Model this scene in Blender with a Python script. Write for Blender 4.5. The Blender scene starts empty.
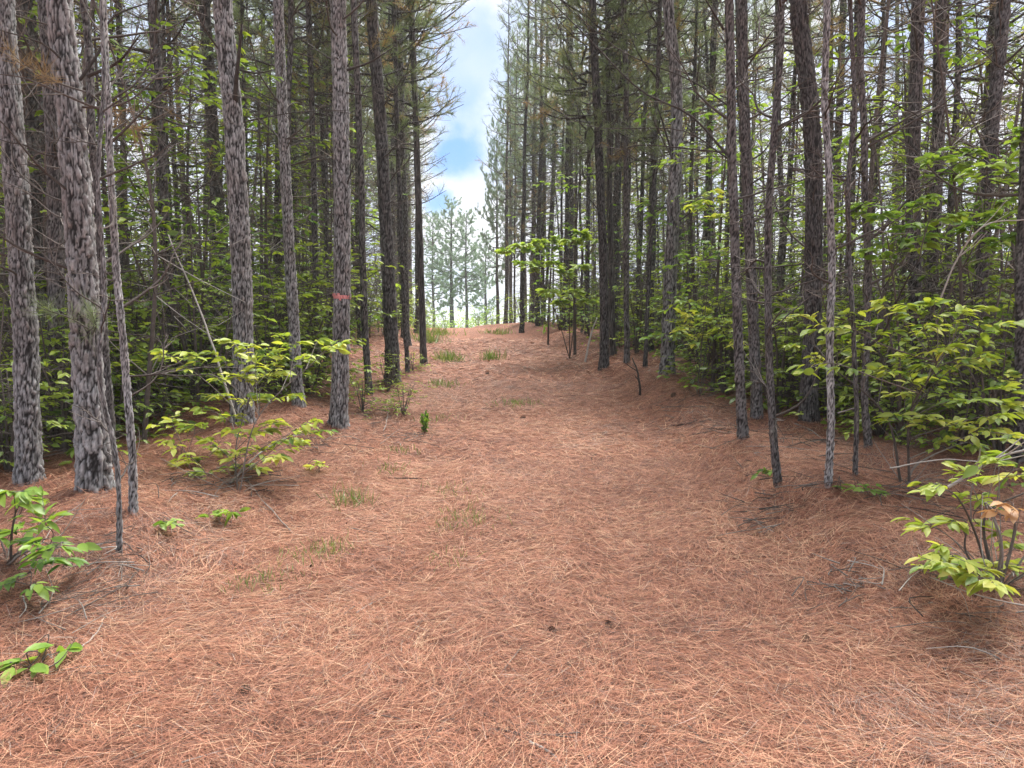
import bpy, math, random
import numpy as np
from mathutils import Vector, Matrix

# ------------------------------------------------------------------ camera, sky, sun, exposure
SC = bpy.context.scene
COL = SC.collection
FPX = 700.0                      # focal length in pixels of a 1024 wide frame
PITCH = math.radians(4.1)
CAMZ = 1.55
cam = bpy.data.cameras.new('camera')
cam.sensor_width = 36.0
cam.lens = FPX / 1024 * 36.0
cam.clip_start = 0.05
cam.clip_end = 3000
camo = bpy.data.objects.new('camera', cam)
COL.objects.link(camo)
camo.location = (0, 0, CAMZ)
camo.rotation_euler = (math.radians(90) - PITCH, 0, 0)
SC.camera = camo

SUN_EL, SUN_AZ = math.radians(64), math.radians(24)     # azimuth from +Y towards +X
sun = bpy.data.lights.new('sun', 'SUN')
sun.energy = 5.0
sun.angle = math.radians(38)
sun.color = (1.0, 0.955, 0.88)
suno = bpy.data.objects.new('sun', sun)
COL.objects.link(suno)
sd = Vector((math.sin(SUN_AZ) * math.cos(SUN_EL), math.cos(SUN_AZ) * math.cos(SUN_EL), math.sin(SUN_EL)))
suno.rotation_euler = sd.to_track_quat('Z', 'Y').to_euler()

SC.view_settings.view_transform = 'Standard'
SC.view_settings.look = 'None'
SC.view_settings.gamma = 1.0
SC.view_settings.use_curve_mapping = False
SC.view_settings.exposure = 2.05

SKY_STRENGTH = 0.075
HAZE = .0009
CLOUD = 3.8          # radiance of the clouds in the sky's own units


def px_dir(px, py):
    a, b = (px - 512) / FPX, (384 - py) / FPX
    cp, sp = math.cos(PITCH), math.sin(PITCH)
    return Vector((a, cp + b * sp, -sp + b * cp))


def make_world():
    w = bpy.data.worlds.new('World')
    SC.world = w
    w.use_nodes = True
    nt = w.node_tree
    nt.nodes.clear()
    N, L = nt.nodes.new, nt.links.new
    out = N('ShaderNodeOutputWorld')
    bg = N('ShaderNodeBackground')
    bg.inputs['Strength'].default_value = SKY_STRENGTH
    sky = N('ShaderNodeTexSky')
    sky.sky_type = 'NISHITA'
    sky.sun_disc = False
    sky.sun_elevation = SUN_EL
    sky.sun_rotation = SUN_AZ
    sky.air_density = 1.2
    sky.dust_density = 0.6
    tc = N('ShaderNodeTexCoord')
    # clouds: noise on the direction, stretched to a cloud deck
    sep = N('ShaderNodeSeparateXYZ'); L(tc.outputs['Generated'], sep.inputs[0])
    add = N('ShaderNodeMath'); add.operation = 'ADD'; add.inputs[1].default_value = 0.35
    mx = N('ShaderNodeMath'); mx.operation = 'MAXIMUM'; mx.inputs[1].default_value = 0.0
    L(sep.outputs['Z'], mx.inputs[0]); L(mx.outputs[0], add.inputs[0])
    dv = []
    for ax in 'XY':
        d = N('ShaderNodeMath'); d.operation = 'DIVIDE'
        L(sep.outputs[ax], d.inputs[0]); L(add.outputs[0], d.inputs[1]); dv.append(d)
    cmb = N('ShaderNodeCombineXYZ')
    L(dv[0].outputs[0], cmb.inputs[0]); L(dv[1].outputs[0], cmb.inputs[1])
    noi = N('ShaderNodeTexNoise')
    noi.inputs['Scale'].default_value = 3.4
    noi.inputs['Detail'].default_value = 7
    noi.inputs['Roughness'].default_value = 0.55
    noi.inputs['Distortion'].default_value = 0.3
    L(cmb.outputs[0], noi.inputs['Vector'])
    ramp = N('ShaderNodeMapRange'); ramp.interpolation_type = 'SMOOTHSTEP'
    ramp.inputs['From Min'].default_value = 0.30
    ramp.inputs['From Max'].default_value = 0.60
    ramp.inputs['To Min'].default_value = 0.62
    ramp.inputs['To Max'].default_value = 1.0
    L(noi.outputs['Fac'], ramp.inputs['Value'])
    # openings in the cloud deck where blue sky shows (directions fixed in the world)
    mask = ramp.outputs[0]
    noi2 = N('ShaderNodeTexNoise')
    noi2.inputs['Scale'].default_value = 22
    noi2.inputs['Detail'].default_value = 5
    L(tc.outputs['Generated'], noi2.inputs['Vector'])
    for (px, py, r, amt) in ((449, 156, 0.050, 1.0), (440, 200, 0.034, 1.0), (470, 60, 0.10, 0.50), (452, 110, .06, .3), (440, 290, .04, .3), (150, 40, .12, .3), (900, 60, .12, .3)):
        d0 = px_dir(px, py).normalized()
        dist = N('ShaderNodeVectorMath'); dist.operation = 'DISTANCE'
        L(tc.outputs['Generated'], dist.inputs[0]); dist.inputs[1].default_value = d0
        wob = N('ShaderNodeMath'); wob.operation = 'MULTIPLY_ADD'
        L(noi2.outputs['Fac'], wob.inputs[0]); wob.inputs[1].default_value = r * 1.3; wob.inputs[2].default_value = -r * 0.65
        sm = N('ShaderNodeMath'); sm.operation = 'ADD'
        L(dist.outputs['Value'], sm.inputs[0]); L(wob.outputs[0], sm.inputs[1])
        mr = N('ShaderNodeMapRange'); mr.interpolation_type = 'SMOOTHSTEP'
        mr.inputs['From Min'].default_value = r * 0.35
        mr.inputs['From Max'].default_value = r
        mr.inputs['To Min'].default_value = 1.0 - amt
        mr.inputs['To Max'].default_value = 1.0
        L(sm.outputs[0], mr.inputs['Value'])
        mul = N('ShaderNodeMath'); mul.operation = 'MULTIPLY'
        L(mask, mul.inputs[0]); L(mr.outputs[0], mul.inputs[1])
        mask = mul.outputs[0]
    mix = N('ShaderNodeMix'); mix.data_type = 'RGBA'
    L(mask, mix.inputs['Factor'])
    deep = N('ShaderNodeMix'); deep.data_type = 'RGBA'; deep.inputs['Factor'].default_value = .8
    L(sky.outputs[0], deep.inputs[6]); deep.inputs[7].default_value = (.30, 1.15, 3.1, 1)
    L(deep.outputs[2], mix.inputs[6])
    mix.inputs[7].default_value = (CLOUD * 0.96, CLOUD * 0.98, CLOUD * 1.04, 1)
    L(mix.outputs[2], bg.inputs['Color'])
    L(bg.outputs[0], out.inputs[0])


make_world()
SC.cycles.use_denoising = True
try:
    SC.cycles.denoiser = 'OPENIMAGEDENOISE'
    SC.cycles.denoising_input_passes = 'RGB_ALBEDO_NORMAL'
    SC.cycles.denoising_prefilter = 'ACCURATE'
except Exception:
    pass
SC.cycles.sample_clamp_indirect = 4.0
SC.cycles.max_bounces = 7
SC.cycles.diffuse_bounces = 4
SC.cycles.glossy_bounces = 1
SC.cycles.transmission_bounces = 3
SC.cycles.transparent_max_bounces = 8
SC.cycles.use_adaptive_sampling = True
SC.cycles.adaptive_threshold = 0.008

# ------------------------------------------------------------------ small maths helpers
random.seed(7)
RNG = np.random.default_rng(11)


def hash2(i, j, s):
    h = (i.astype(np.int64) * 374761393 + j.astype(np.int64) * 668265263 + s * 69069) & 0x7fffffff
    h = ((h ^ (h >> 13)) * 1274126177) & 0x7fffffff
    h = h ^ (h >> 16)
    return (h & 0xffff) / 65535.0


def vnoise(x, y, s=0):
    x = np.asarray(x, float); y = np.asarray(y, float)
    i, j = np.floor(x), np.floor(y)
    u, v = x - i, y - j
    u = u * u * (3 - 2 * u); v = v * v * (3 - 2 * v)
    i = i.astype(np.int64); j = j.astype(np.int64)
    a, b = hash2(i, j, s), hash2(i + 1, j, s)
    c, d = hash2(i, j + 1, s), hash2(i + 1, j + 1, s)
    return (a * (1 - u) + b * u) * (1 - v) + (c * (1 - u) + d * u) * v - 0.5


def worley(x, y, period, s=0):
    """F1, F2-F1 and the nearest cell's random value; x wraps at 'period' cells."""
    i, j = np.floor(x).astype(np.int64), np.floor(y).astype(np.int64)
    f1 = np.full(x.shape, 9.0); f2 = np.full(x.shape, 9.0); cid = np.zeros(x.shape)
    for di in (-1, 0, 1):
        for dj in (-1, 0, 1):
            ci, cj = i + di, j + dj
            wi = np.mod(ci, period)
            px = ci + hash2(wi, cj, s); py = cj + hash2(wi, cj, s + 31)
            d = np.hypot(px - x, py - y)
            near = d < f1
            f2 = np.where(near, f1, np.minimum(f2, d))
            cid = np.where(near, hash2(wi, cj, s + 77), cid)
            f1 = np.where(near, d, f1)
    return f1, f2 - f1, cid


def sstep(a, b, x):
    t = np.clip((np.asarray(x, float) - a) / (b - a), 0, 1)
    return t * t * (3 - 2 * t)


_py = np.array([-60, 0, 3, 5, 8.75, 12, 16, 20, 26, 35, 44, 60, 90, 160, 400, 3000], float)
_pz = np.array([-.6, 0, 0, .03, .26, .56, .90, 1.18, 1.52, 1.84, 1.88, 1.2, -1.2, -4, -9, -40], float)
_yy = np.linspace(-60, 400, 4601)
_zz = np.interp(_yy, _py, _pz)
_k = np.hanning(41); _k /= _k.sum()
_zz[30:-30] = np.convolve(np.pad(_zz, 20, 'edge'), _k, 'valid')[30:-30]


MOUNDS = []


def path_c(y):
    y = np.clip(np.asarray(y, float), 0, 60)
    return -0.0033 * np.maximum(y - 8, 0) ** 2 * np.where(y < 40, 1, 1)


def ground(x, y):
    x = np.asarray(x, float); y = np.asarray(y, float)
    z = np.where(y < 400, np.interp(y, _yy, _zz), np.interp(y, _py, _pz))
    d = x - path_c(y)
    near = sstep(1.0, 4.5, y)
    left = sstep(1.9, 3.3, -d) * 0.28
    right = (sstep(1.7, 2.5, d) * 0.24 - sstep(2.6, 3.6, d) * 0.22 * (1 - sstep(3.4, 5.2, y)))
    wheel = -0.035 * (np.exp(-((d - 0.85) / .35) ** 2) + np.exp(-((d + 0.85) / .35) ** 2))
    z = z + (left + right) * (0.35 + 0.65 * near) + wheel
    far = sstep(13, 60, np.abs(d)) * -3.0
    z = z + far
    wood = sstep(2.0, 4.0, np.abs(d))
    z = z + vnoise(x * .45, y * .45, 3) * 0.22 * wood + vnoise(x * 1.3, y * 1.3, 5) * (0.05 + 0.07 * wood)
    z = z + vnoise(x * 4.1, y * 4.1, 9) * 0.03
    for mx_, my_, mh_, mr_ in MOUNDS:
        z = z + mh_ * np.exp(-((x - mx_) ** 2 + (y - my_) ** 2) / mr_ ** 2)
    return z


def gz(x, y):
    return float(ground(x, y))


def at(px, py, Y):
    d = px_dir(px, py)
    return Vector((0, 0, CAMZ)) + d * (Y / d.y)


def hit(px, py):
    """ground point seen through a pixel of the photograph"""
    d = px_dir(px, py)
    Y = np.arange(1.2, 70, 0.02)
    X = d.x * Y / d.y; Z = CAMZ + d.z * Y / d.y
    below = np.nonzero(Z < ground(X, Y))[0]
    k = below[0] if len(below) else len(Y) - 1
    return Vector((float(X[k]), float(Y[k]), gz(X[k], Y[k])))


def unit(v):
    return v / np.maximum(np.linalg.norm(v, axis=-1, keepdims=True), 1e-9)


# ------------------------------------------------------------------ mesh builder
class MB:
    def __init__(s):
        s.V, s.F, s.A, s.n = [], [], [], 0

    def add(s, verts, faces, var=0.5, mi=0):
        verts = np.asarray(verts, np.float32).reshape(-1, 3)
        faces = np.asarray(faces, np.int64)
        s.V.append(verts)
        s.A.append(np.broadcast_to(np.asarray(var, np.float32), (len(verts),)).copy())
        s.F.append((faces + s.n, mi))
        s.n += len(verts)

    def mesh(s, name, mats, smooth=True):
        m = bpy.data.meshes.new(name)
        if not isinstance(mats, (list, tuple)):
            mats = [mats]
        for q in mats:
            m.materials.append(q)
        if not s.V:
            return m
        V = np.concatenate(s.V)
        m.vertices.add(len(V))
        m.vertices.foreach_set('co', V.ravel())
        loops = np.concatenate([f.ravel() for f, _ in s.F])
        sizes = np.concatenate([np.full(len(f), f.shape[1]) for f, _ in s.F])
        mi = np.concatenate([np.full(len(f), k) for f, k in s.F])
        m.loops.add(len(loops))
        m.loops.foreach_set('vertex_index', loops.astype(np.int32))
        m.polygons.add(len(sizes))
        m.polygons.foreach_set('loop_start', np.concatenate([[0], np.cumsum(sizes)[:-1]]).astype(np.int32))
        m.polygons.foreach_set('material_index', mi.astype(np.int32))
        m.polygons.foreach_set('use_smooth', np.full(len(sizes), smooth))
        a = m.attributes.new('var', 'FLOAT', 'POINT')
        a.data.foreach_set('value', np.concatenate(s.A))
        m.update(calc_edges=True)
        return m

    def build(s, name, mats, parent=None, smooth=True):
        return link(name, s.mesh(name, mats, smooth), parent)


def link(name, data, parent=None, loc=None, rot=None, scale=None):
    o = bpy.data.objects.new(name, data)
    COL.objects.link(o)
    if parent is not None:
        o.parent = parent
    if loc is not None: o.location = loc
    if rot is not None: o.rotation_euler = rot
    if scale is not None: o.scale = (scale,) * 3 if not hasattr(scale, '__len__') else scale
    return o


def tag(o, label=None, cat=None, group=None, kind=None):
    if label: o['label'] = label
    if cat: o['category'] = cat
    if group: o['group'] = group
    if kind: o['kind'] = kind
    return o


def thing(name, loc, label, cat, group=None, rz=0.0):
    o = bpy.data.objects.new(name, None)
    COL.objects.link(o)
    o.empty_display_size = 0.1
    o.location = loc
    o.rotation_euler = (0, 0, rz)
    return tag(o, label, cat, group)


def frames(P):
    """rotation minimising frames along a polyline"""
    T = np.gradient(P, axis=0)
    T = unit(T)
    a = np.array([0, 0, 1.0]) if abs(T[0, 2]) < .9 else np.array([1.0, 0, 0])
    u = np.cross(T[0], a); u /= np.linalg.norm(u)
    U = [u]
    for k in range(1, len(P)):
        u = u - T[k] * np.dot(u, T[k])
        n = np.linalg.norm(u)
        u = u / n if n > 1e-6 else U[-1]
        U.append(u)
    U = np.array(U)
    return T, U, np.cross(T, U)


def tube(mb, P, R, seg=5, var=0.5, mi=0, cap=True):
    P = np.asarray(P, float); R = np.broadcast_to(np.asarray(R, float), (len(P),))
    T, U, W = frames(P)
    a = np.arange(seg) * 2 * math.pi / seg
    V = P[:, None] + R[:, None, None] * (np.cos(a)[None, :, None] * U[:, None] + np.sin(a)[None, :, None] * W[:, None])
    n = len(P)
    i = np.arange(n - 1)[:, None] * seg; j = np.arange(seg)[None]; j2 = (j + 1) % seg
    F = np.stack([i + j, i + j2, i + seg + j2, i + seg + j], -1).reshape(-1, 4)
    base = mb.n
    mb.add(V.reshape(-1, 3), F, var, mi)
    if cap and R[-1] > 0.004:
        tri = np.stack([np.zeros(seg - 2, int), np.arange(1, seg - 1), np.arange(2, seg)], -1) + (n - 1) * seg
        mb.F.append((tri + base, mi))


def curve(pts, n):
    """Catmull-Rom through pts, n samples"""
    P = np.asarray(pts, float)
    if len(P) == 2:
        t = np.linspace(0, 1, n)[:, None]
        return P[0] * (1 - t) + P[1] * t
    Q = np.concatenate([[2 * P[0] - P[1]], P, [2 * P[-1] - P[-2]]])
    t = np.linspace(0, len(P) - 1 - 1e-6, n)
    k = t.astype(int); u = (t - k)[:, None]
    a, b, c, d = Q[k], Q[k + 1], Q[k + 2], Q[k + 3]
    return 0.5 * ((2 * b) + (c - a) * u + (2 * a - 5 * b + 4 * c - d) * u ** 2 + (3 * b - a - 3 * c + d) * u ** 3)


LEAF_V = np.array([[0, 0, 0], [.30, 0, -.01], [.66, 0, -.05], [1, 0, -.14],
                   [.22, .17, .035], [.55, .215, .02], [.82, .12, -.05],
                   [.22, -.17, .035], [.55, -.215, .02], [.82, -.12, -.05]])
LEAF_F = np.array([[0, 1, 4], [1, 5, 4], [1, 2, 5], [2, 6, 5], [2, 3, 6],
                   [0, 7, 1], [1, 7, 8], [1, 8, 2], [2, 8, 9], [2, 9, 3]])
BLADE_V = np.array([[0, .5, 0], [0, -.5, 0], [.55, .4, .05], [.55, -.4, .05], [1, 0, 0]])
BLADE_F = np.array([[0, 1, 3], [0, 3, 2], [2, 3, 4]])
NEED_V = np.array([[0, .5, 0], [0, -.5, 0], [1, 0, 0]])
NEED_F = np.array([[0, 1, 2]])


def scatter(mb, TV, TF, P, D, N, L, Wd=None, var=0.5, mi=0, bend=None):
    """copies of a template at P along D with normal N, length L, width Wd (defaults to L)"""
    P = np.asarray(P, float); n = len(P)
    if n == 0: return
    D = unit(np.asarray(D, float))
    S = unit(np.cross(N, D)); N = np.cross(D, S)
    L = np.broadcast_to(np.asarray(L, float), (n,)); Wd = L if Wd is None else np.broadcast_to(np.asarray(Wd, float), (n,))
    z = TV[None, :, 2] * L[:, None]
    if bend is not None:
        z = z + np.asarray(bend)[:, None] * (TV[None, :, 0] ** 2) * L[:, None]
    V = P[:, None] + (TV[None, :, 0] * L[:, None])[..., None] * D[:, None] + (TV[None, :, 1] * Wd[:, None])[..., None] * S[:, None] + z[..., None] * N[:, None]
    F = (TF[None] + (np.arange(n) * len(TV))[:, None, None]).reshape(-1, 3)
    mb.add(V.reshape(-1, 3), F, np.repeat(np.broadcast_to(np.asarray(var, float), (n,)), len(TV)), mi)


def rdir(n, rng):
    return unit(rng.normal(size=(n, 3)))


# ------------------------------------------------------------------ materials
def new_mat(name):
    m = bpy.data.materials.new(name)
    m.use_nodes = True
    nt = m.node_tree
    nt.nodes.clear()
    out = nt.nodes.new('ShaderNodeOutputMaterial')
    return m, nt, out


def ramp_node(nt, stops, fac):
    r = nt.nodes.new('ShaderNodeValToRGB')
    e = r.color_ramp.elements
    while len(e) < len(stops): e.new(0.5)
    for k, (p, c) in enumerate(stops):
        e[k].position = p; e[k].color = (*c, 1)
    nt.links.new(fac, r.inputs[0])
    return r.outputs[0]


def attr(nt, name='var'):
    a = nt.nodes.new('ShaderNodeAttribute'); a.attribute_name = name
    return a.outputs['Fac']


def leaf_mat(name, stops, trans=0.45, gloss=0.035, tcol=(1.25, 1.2, .6)):
    m, nt, out = new_mat(name)
    N, L = nt.nodes.new, nt.links.new
    oi = N('ShaderNodeObjectInfo')
    ad = N('ShaderNodeMath'); ad.operation = 'MULTIPLY_ADD'; ad.inputs[1].default_value = .25; ad.use_clamp = True
    L(oi.outputs['Random'], ad.inputs[0])
    sb = N('ShaderNodeMath'); sb.operation = 'SUBTRACT'; sb.inputs[1].default_value = .125
    L(attr(nt), sb.inputs[0]); L(sb.outputs[0], ad.inputs[2])
    col = ramp_node(nt, stops, ad.outputs[0])
    tm = N('ShaderNodeMix'); tm.data_type = 'RGBA'; tm.blend_type = 'MULTIPLY'; tm.inputs[0].default_value = 1
    L(col, tm.inputs[6]); tm.inputs[7].default_value = (*tcol, 1)
    d = N('ShaderNodeBsdfDiffuse'); L(col, d.inputs['Color'])
    t = N('ShaderNodeBsdfTranslucent'); L(tm.outputs[2], t.inputs['Color'])
    mx = N('ShaderNodeMixShader'); mx.inputs[0].default_value = trans
    L(d.outputs[0], mx.inputs[1]); L(t.outputs[0], mx.inputs[2])
    g = N('ShaderNodeBsdfGlossy'); g.inputs['Roughness'].default_value = .42
    m2 = N('ShaderNodeMixShader'); m2.inputs[0].default_value = gloss
    L(mx.outputs[0], m2.inputs[1]); L(g.outputs[0], m2.inputs[2])
    L(m2.outputs[0], out.inputs[0])
    return m


def bark_mat(name, hero=False, plate=(.30, .27, .26), dark=(.055, .042, .036), warm=(.20, .125, .09), scale=1.0):
    m, nt, out = new_mat(name)
    N, L = nt.nodes.new, nt.links.new
    tc = N('ShaderNodeTexCoord')
    mp = N('ShaderNodeMapping'); mp.inputs['Scale'].default_value = (19 * scale, 19 * scale, 8 * scale)
    L(tc.outputs['Object'], mp.inputs[0])
    nz = N('ShaderNodeTexNoise'); nz.inputs['Scale'].default_value = 34; nz.inputs['Detail'].default_value = 6; nz.inputs['Roughness'].default_value = .65
    mp2 = N('ShaderNodeMapping'); mp2.inputs['Scale'].default_value = (1, 1, .45)
    L(tc.outputs['Object'], mp2.inputs[0]); L(mp2.outputs[0], nz.inputs['Vector'])
    big = N('ShaderNodeTexNoise'); big.inputs['Scale'].default_value = 1.7; big.inputs['Detail'].default_value = 3
    oi = N('ShaderNodeObjectInfo')
    L(tc.outputs['Object'], big.inputs['Vector'])
    if hero:
        fis = attr(nt, 'var')            # 0 fissure .. 1 plate face
        cid = attr(nt, 'cell')
    else:
        dis = N('ShaderNodeVectorMath'); dis.operation = 'MULTIPLY_ADD'
        L(nz.outputs['Color'], dis.inputs[0]); dis.inputs[1].default_value = (.5, .5, .5); L(mp.outputs[0], dis.inputs[2])
        vo = N('ShaderNodeTexVoronoi'); vo.feature = 'DISTANCE_TO_EDGE'; L(dis.outputs[0], vo.inputs['Vector']); vo.inputs['Scale'].default_value = 1
        vr = N('ShaderNodeMapRange'); vr.inputs['From Max'].default_value = .28; L(vo.outputs['Distance'], vr.inputs['Value'])
        fis = vr.outputs[0]
        v2 = N('ShaderNodeTexVoronoi'); L(dis.outputs[0], v2.inputs['Vector']); v2.inputs['Scale'].default_value = 1
        sp = N('ShaderNodeSeparateColor'); L(v2.outputs['Color'], sp.inputs[0]); cid = sp.outputs[0]
    # plate colour: grey to warm grey by cell and by fine noise
    pc = N('ShaderNodeMix'); pc.data_type = 'RGBA'
    pc.inputs[6].default_value = (*plate, 1); pc.inputs[7].default_value = (*warm, 1)
    f1 = N('ShaderNodeMath'); f1.operation = 'MULTIPLY_ADD'; f1.inputs[1].default_value = .55; f1.use_clamp = True
    L(cid, f1.inputs[0])
    f0 = N('ShaderNodeMapRange'); f0.inputs['From Min'].default_value = .38; f0.inputs['From Max'].default_value = .68; f0.inputs['To Min'].default_value = -.15; f0.inputs['To Max'].default_value = .6
    L(big.outputs['Fac'], f0.inputs['Value']); L(f0.outputs[0], f1.inputs[2])
    L(f1.outputs[0], pc.inputs[0])
    nb = N('ShaderNodeMapRange'); nb.inputs['From Min'].default_value = .3; nb.inputs['From Max'].default_value = .72; nb.inputs['To Min'].default_value = .5; nb.inputs['To Max'].default_value = 1.35
    L(nz.outputs['Fac'], nb.inputs['Value'])
    ob = N('ShaderNodeMapRange'); ob.inputs['To Min'].default_value = .75; ob.inputs['To Max'].default_value = 1.15
    L(oi.outputs['Random'], ob.inputs['Value'])
    mm = N('ShaderNodeMath'); mm.operation = 'MULTIPLY'; L(nb.outputs[0], mm.inputs[0]); L(ob.outputs[0], mm.inputs[1])
    sc = N('ShaderNodeVectorMath'); sc.operation = 'SCALE'; L(pc.outputs[2], sc.inputs[0]); L(mm.outputs[0], sc.inputs['Scale'])
    fm = N('ShaderNodeMix'); fm.data_type = 'RGBA'; L(fis, fm.inputs[0])
    fm.inputs[6].default_value = (*dark, 1); L(sc.outputs[0], fm.inputs[7])
    # lichen flecks
    li = N('ShaderNodeTexNoise'); li.inputs['Scale'].default_value = 11; li.inputs['Detail'].default_value = 5; li.inputs['Roughness'].default_value = .7
    L(tc.outputs['Object'], li.inputs['Vector'])
    lr = N('ShaderNodeMapRange'); lr.inputs['From Min'].default_value = .585; lr.inputs['From Max'].default_value = .66; lr.inputs['To Max'].default_value = .6
    L(li.outputs['Fac'], lr.inputs['Value'])
    lm = N('ShaderNodeMath'); lm.operation = 'MULTIPLY'; L(lr.outputs[0], lm.inputs[0]); L(fis, lm.inputs[1])
    lx = N('ShaderNodeMix'); lx.data_type = 'RGBA'; L(lm.outputs[0], lx.inputs[0]); L(fm.outputs[2], lx.inputs[6]); lx.inputs[7].default_value = (.34, .36, .33, 1)
    b = N('ShaderNodeBsdfPrincipled'); b.inputs['Roughness'].default_value = .9
    b.inputs['Specular IOR Level'].default_value = .15
    L(lx.outputs[2], b.inputs['Base Color'])
    bm = N('ShaderNodeBump'); bm.inputs['Strength'].default_value = .7; bm.inputs['Distance'].default_value = .02
    hh = N('ShaderNodeMath'); hh.operation = 'MULTIPLY_ADD'; L(nz.outputs['Fac'], hh.inputs[0]); hh.inputs[1].default_value = .45
    if hero:
        hh.inputs[2].default_value = 0
        bm.inputs['Distance'].default_value = .014
    else:
        L(fis, hh.inputs[2])
    L(hh.outputs[0], bm.inputs['Height']); L(bm.outputs[0], b.inputs['Normal'])
    L(b.outputs[0], out.inputs[0])
    return m


def var_mat(name, stops, rough=.8, bump=0.0, nscale=40, namp=.3):
    m, nt, out = new_mat(name)
    N, L = nt.nodes.new, nt.links.new
    tc = N('ShaderNodeTexCoord')
    nz = N('ShaderNodeTexNoise'); nz.inputs['Scale'].default_value = nscale; nz.inputs['Detail'].default_value = 4
    L(tc.outputs['Object'], nz.inputs['Vector'])
    ma = N('ShaderNodeMath'); ma.operation = 'MULTIPLY_ADD'; ma.use_clamp = True
    L(nz.outputs['Fac'], ma.inputs[0]); ma.inputs[1].default_value = namp
    su = N('ShaderNodeMath'); su.operation = 'SUBTRACT'; su.inputs[1].default_value = namp * .5
    L(attr(nt), su.inputs[0]); L(su.outputs[0], ma.inputs[2])
    col = ramp_node(nt, stops, ma.outputs[0])
    b = N('ShaderNodeBsdfPrincipled'); b.inputs['Roughness'].default_value = rough
    b.inputs['Specular IOR Level'].default_value = .25
    L(col, b.inputs['Base Color'])
    if bump:
        bm = N('ShaderNodeBump'); bm.inputs['Strength'].default_value = bump; bm.inputs['Distance'].default_value = .01
        L(nz.outputs['Fac'], bm.inputs['Height']); L(bm.outputs[0], b.inputs['Normal'])
    L(b.outputs[0], out.inputs[0])
    return m


def ground_mat():
    m, nt, out = new_mat('needle_bed')
    N, L = nt.nodes.new, nt.links.new
    tc = N('ShaderNodeTexCoord')
    # crossing straw streaks: noise stretched along several directions
    warp = N('ShaderNodeTexNoise'); warp.inputs['Scale'].default_value = 1.8; warp.inputs['Detail'].default_value = 3
    L(tc.outputs['Object'], warp.inputs['Vector'])
    acc = None
    for k, ang in enumerate((12, 58, 101, 149)):
        wv = N('ShaderNodeVectorMath'); wv.operation = 'MULTIPLY_ADD'
        L(warp.outputs['Color'], wv.inputs[0]); wv.inputs[1].default_value = (.5, .5, 0); L(tc.outputs['Object'], wv.inputs[2])
        mp = N('ShaderNodeMapping'); mp.inputs['Rotation'].default_value = (0, 0, math.radians(ang)); mp.inputs['Location'].default_value = (k * 3.1, k, 0)
        mp.vector_type = 'TEXTURE'
        L(wv.outputs[0], mp.inputs[0])
        sc = N('ShaderNodeMapping'); sc.inputs['Scale'].default_value = (9, 150, 1); L(mp.outputs[0], sc.inputs[0])
        nz = N('ShaderNodeTexNoise'); nz.inputs['Scale'].default_value = 1; nz.inputs['Detail'].default_value = 2
        L(sc.outputs[0], nz.inputs['Vector'])
        if acc is None: acc = nz.outputs['Fac']
        else:
            mx = N('ShaderNodeMath'); mx.operation = 'MAXIMUM'; L(acc, mx.inputs[0]); L(nz.outputs['Fac'], mx.inputs[1]); acc = mx.outputs[0]
    streak = N('ShaderNodeMapRange'); streak.inputs['From Min'].default_value = .50; streak.inputs['From Max'].default_value = .74
    L(acc, streak.inputs['Value'])
    col = ramp_node(nt, [(0, (.045, .02, .015)), (.3, (.15, .064, .042)), (.65, (.31, .14, .089)), (1, (.45, .235, .15))], streak.outputs[0])
    # broad patches: weathered grey-brown and fresh orange
    pn = N('ShaderNodeTexNoise'); pn.inputs['Scale'].default_value = .9; pn.inputs['Detail'].default_value = 6; pn.inputs['Roughness'].default_value = .6
    L(tc.outputs['Object'], pn.inputs['Vector'])
    pr = N('ShaderNodeMapRange'); pr.inputs['From Min'].default_value = .42; pr.inputs['From Max'].default_value = .72; pr.inputs['To Max'].default_value = .55
    L(pn.outputs['Fac'], pr.inputs['Value'])
    px = N('ShaderNodeMix'); px.data_type = 'RGBA'; px.blend_type = 'MULTIPLY'; L(pr.outputs[0], px.inputs[0]); L(col, px.inputs[6]); px.inputs[7].default_value = (.74, .72, .72, 1)
    # earth beyond the needle carpet (far fields): dull green
    b = N('ShaderNodeBsdfPrincipled'); b.inputs['Roughness'].default_value = .85; b.inputs['Specular IOR Level'].default_value = .2
    sx = N('ShaderNodeSeparateXYZ'); L(tc.outputs['Object'], sx.inputs[0])
    fr = N('ShaderNodeMapRange'); fr.inputs['From Min'].default_value = 46; fr.inputs['From Max'].default_value = 58; L(sx.outputs['Y'], fr.inputs['Value'])
    fx = N('ShaderNodeMix'); fx.data_type = 'RGBA'; L(fr.outputs[0], fx.inputs[0]); L(px.outputs[2], fx.inputs[6]); fx.inputs[7].default_value = (.09, .12, .04, 1)
    L(fx.outputs[2], b.inputs['Base Color'])
    bm = N('ShaderNodeBump'); bm.inputs['Strength'].default_value = .8; bm.inputs['Distance'].default_value = .02
    L(acc, bm.inputs['Height']); L(bm.outputs[0], b.inputs['Normal'])
    L(b.outputs[0], out.inputs[0])
    return m


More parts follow.
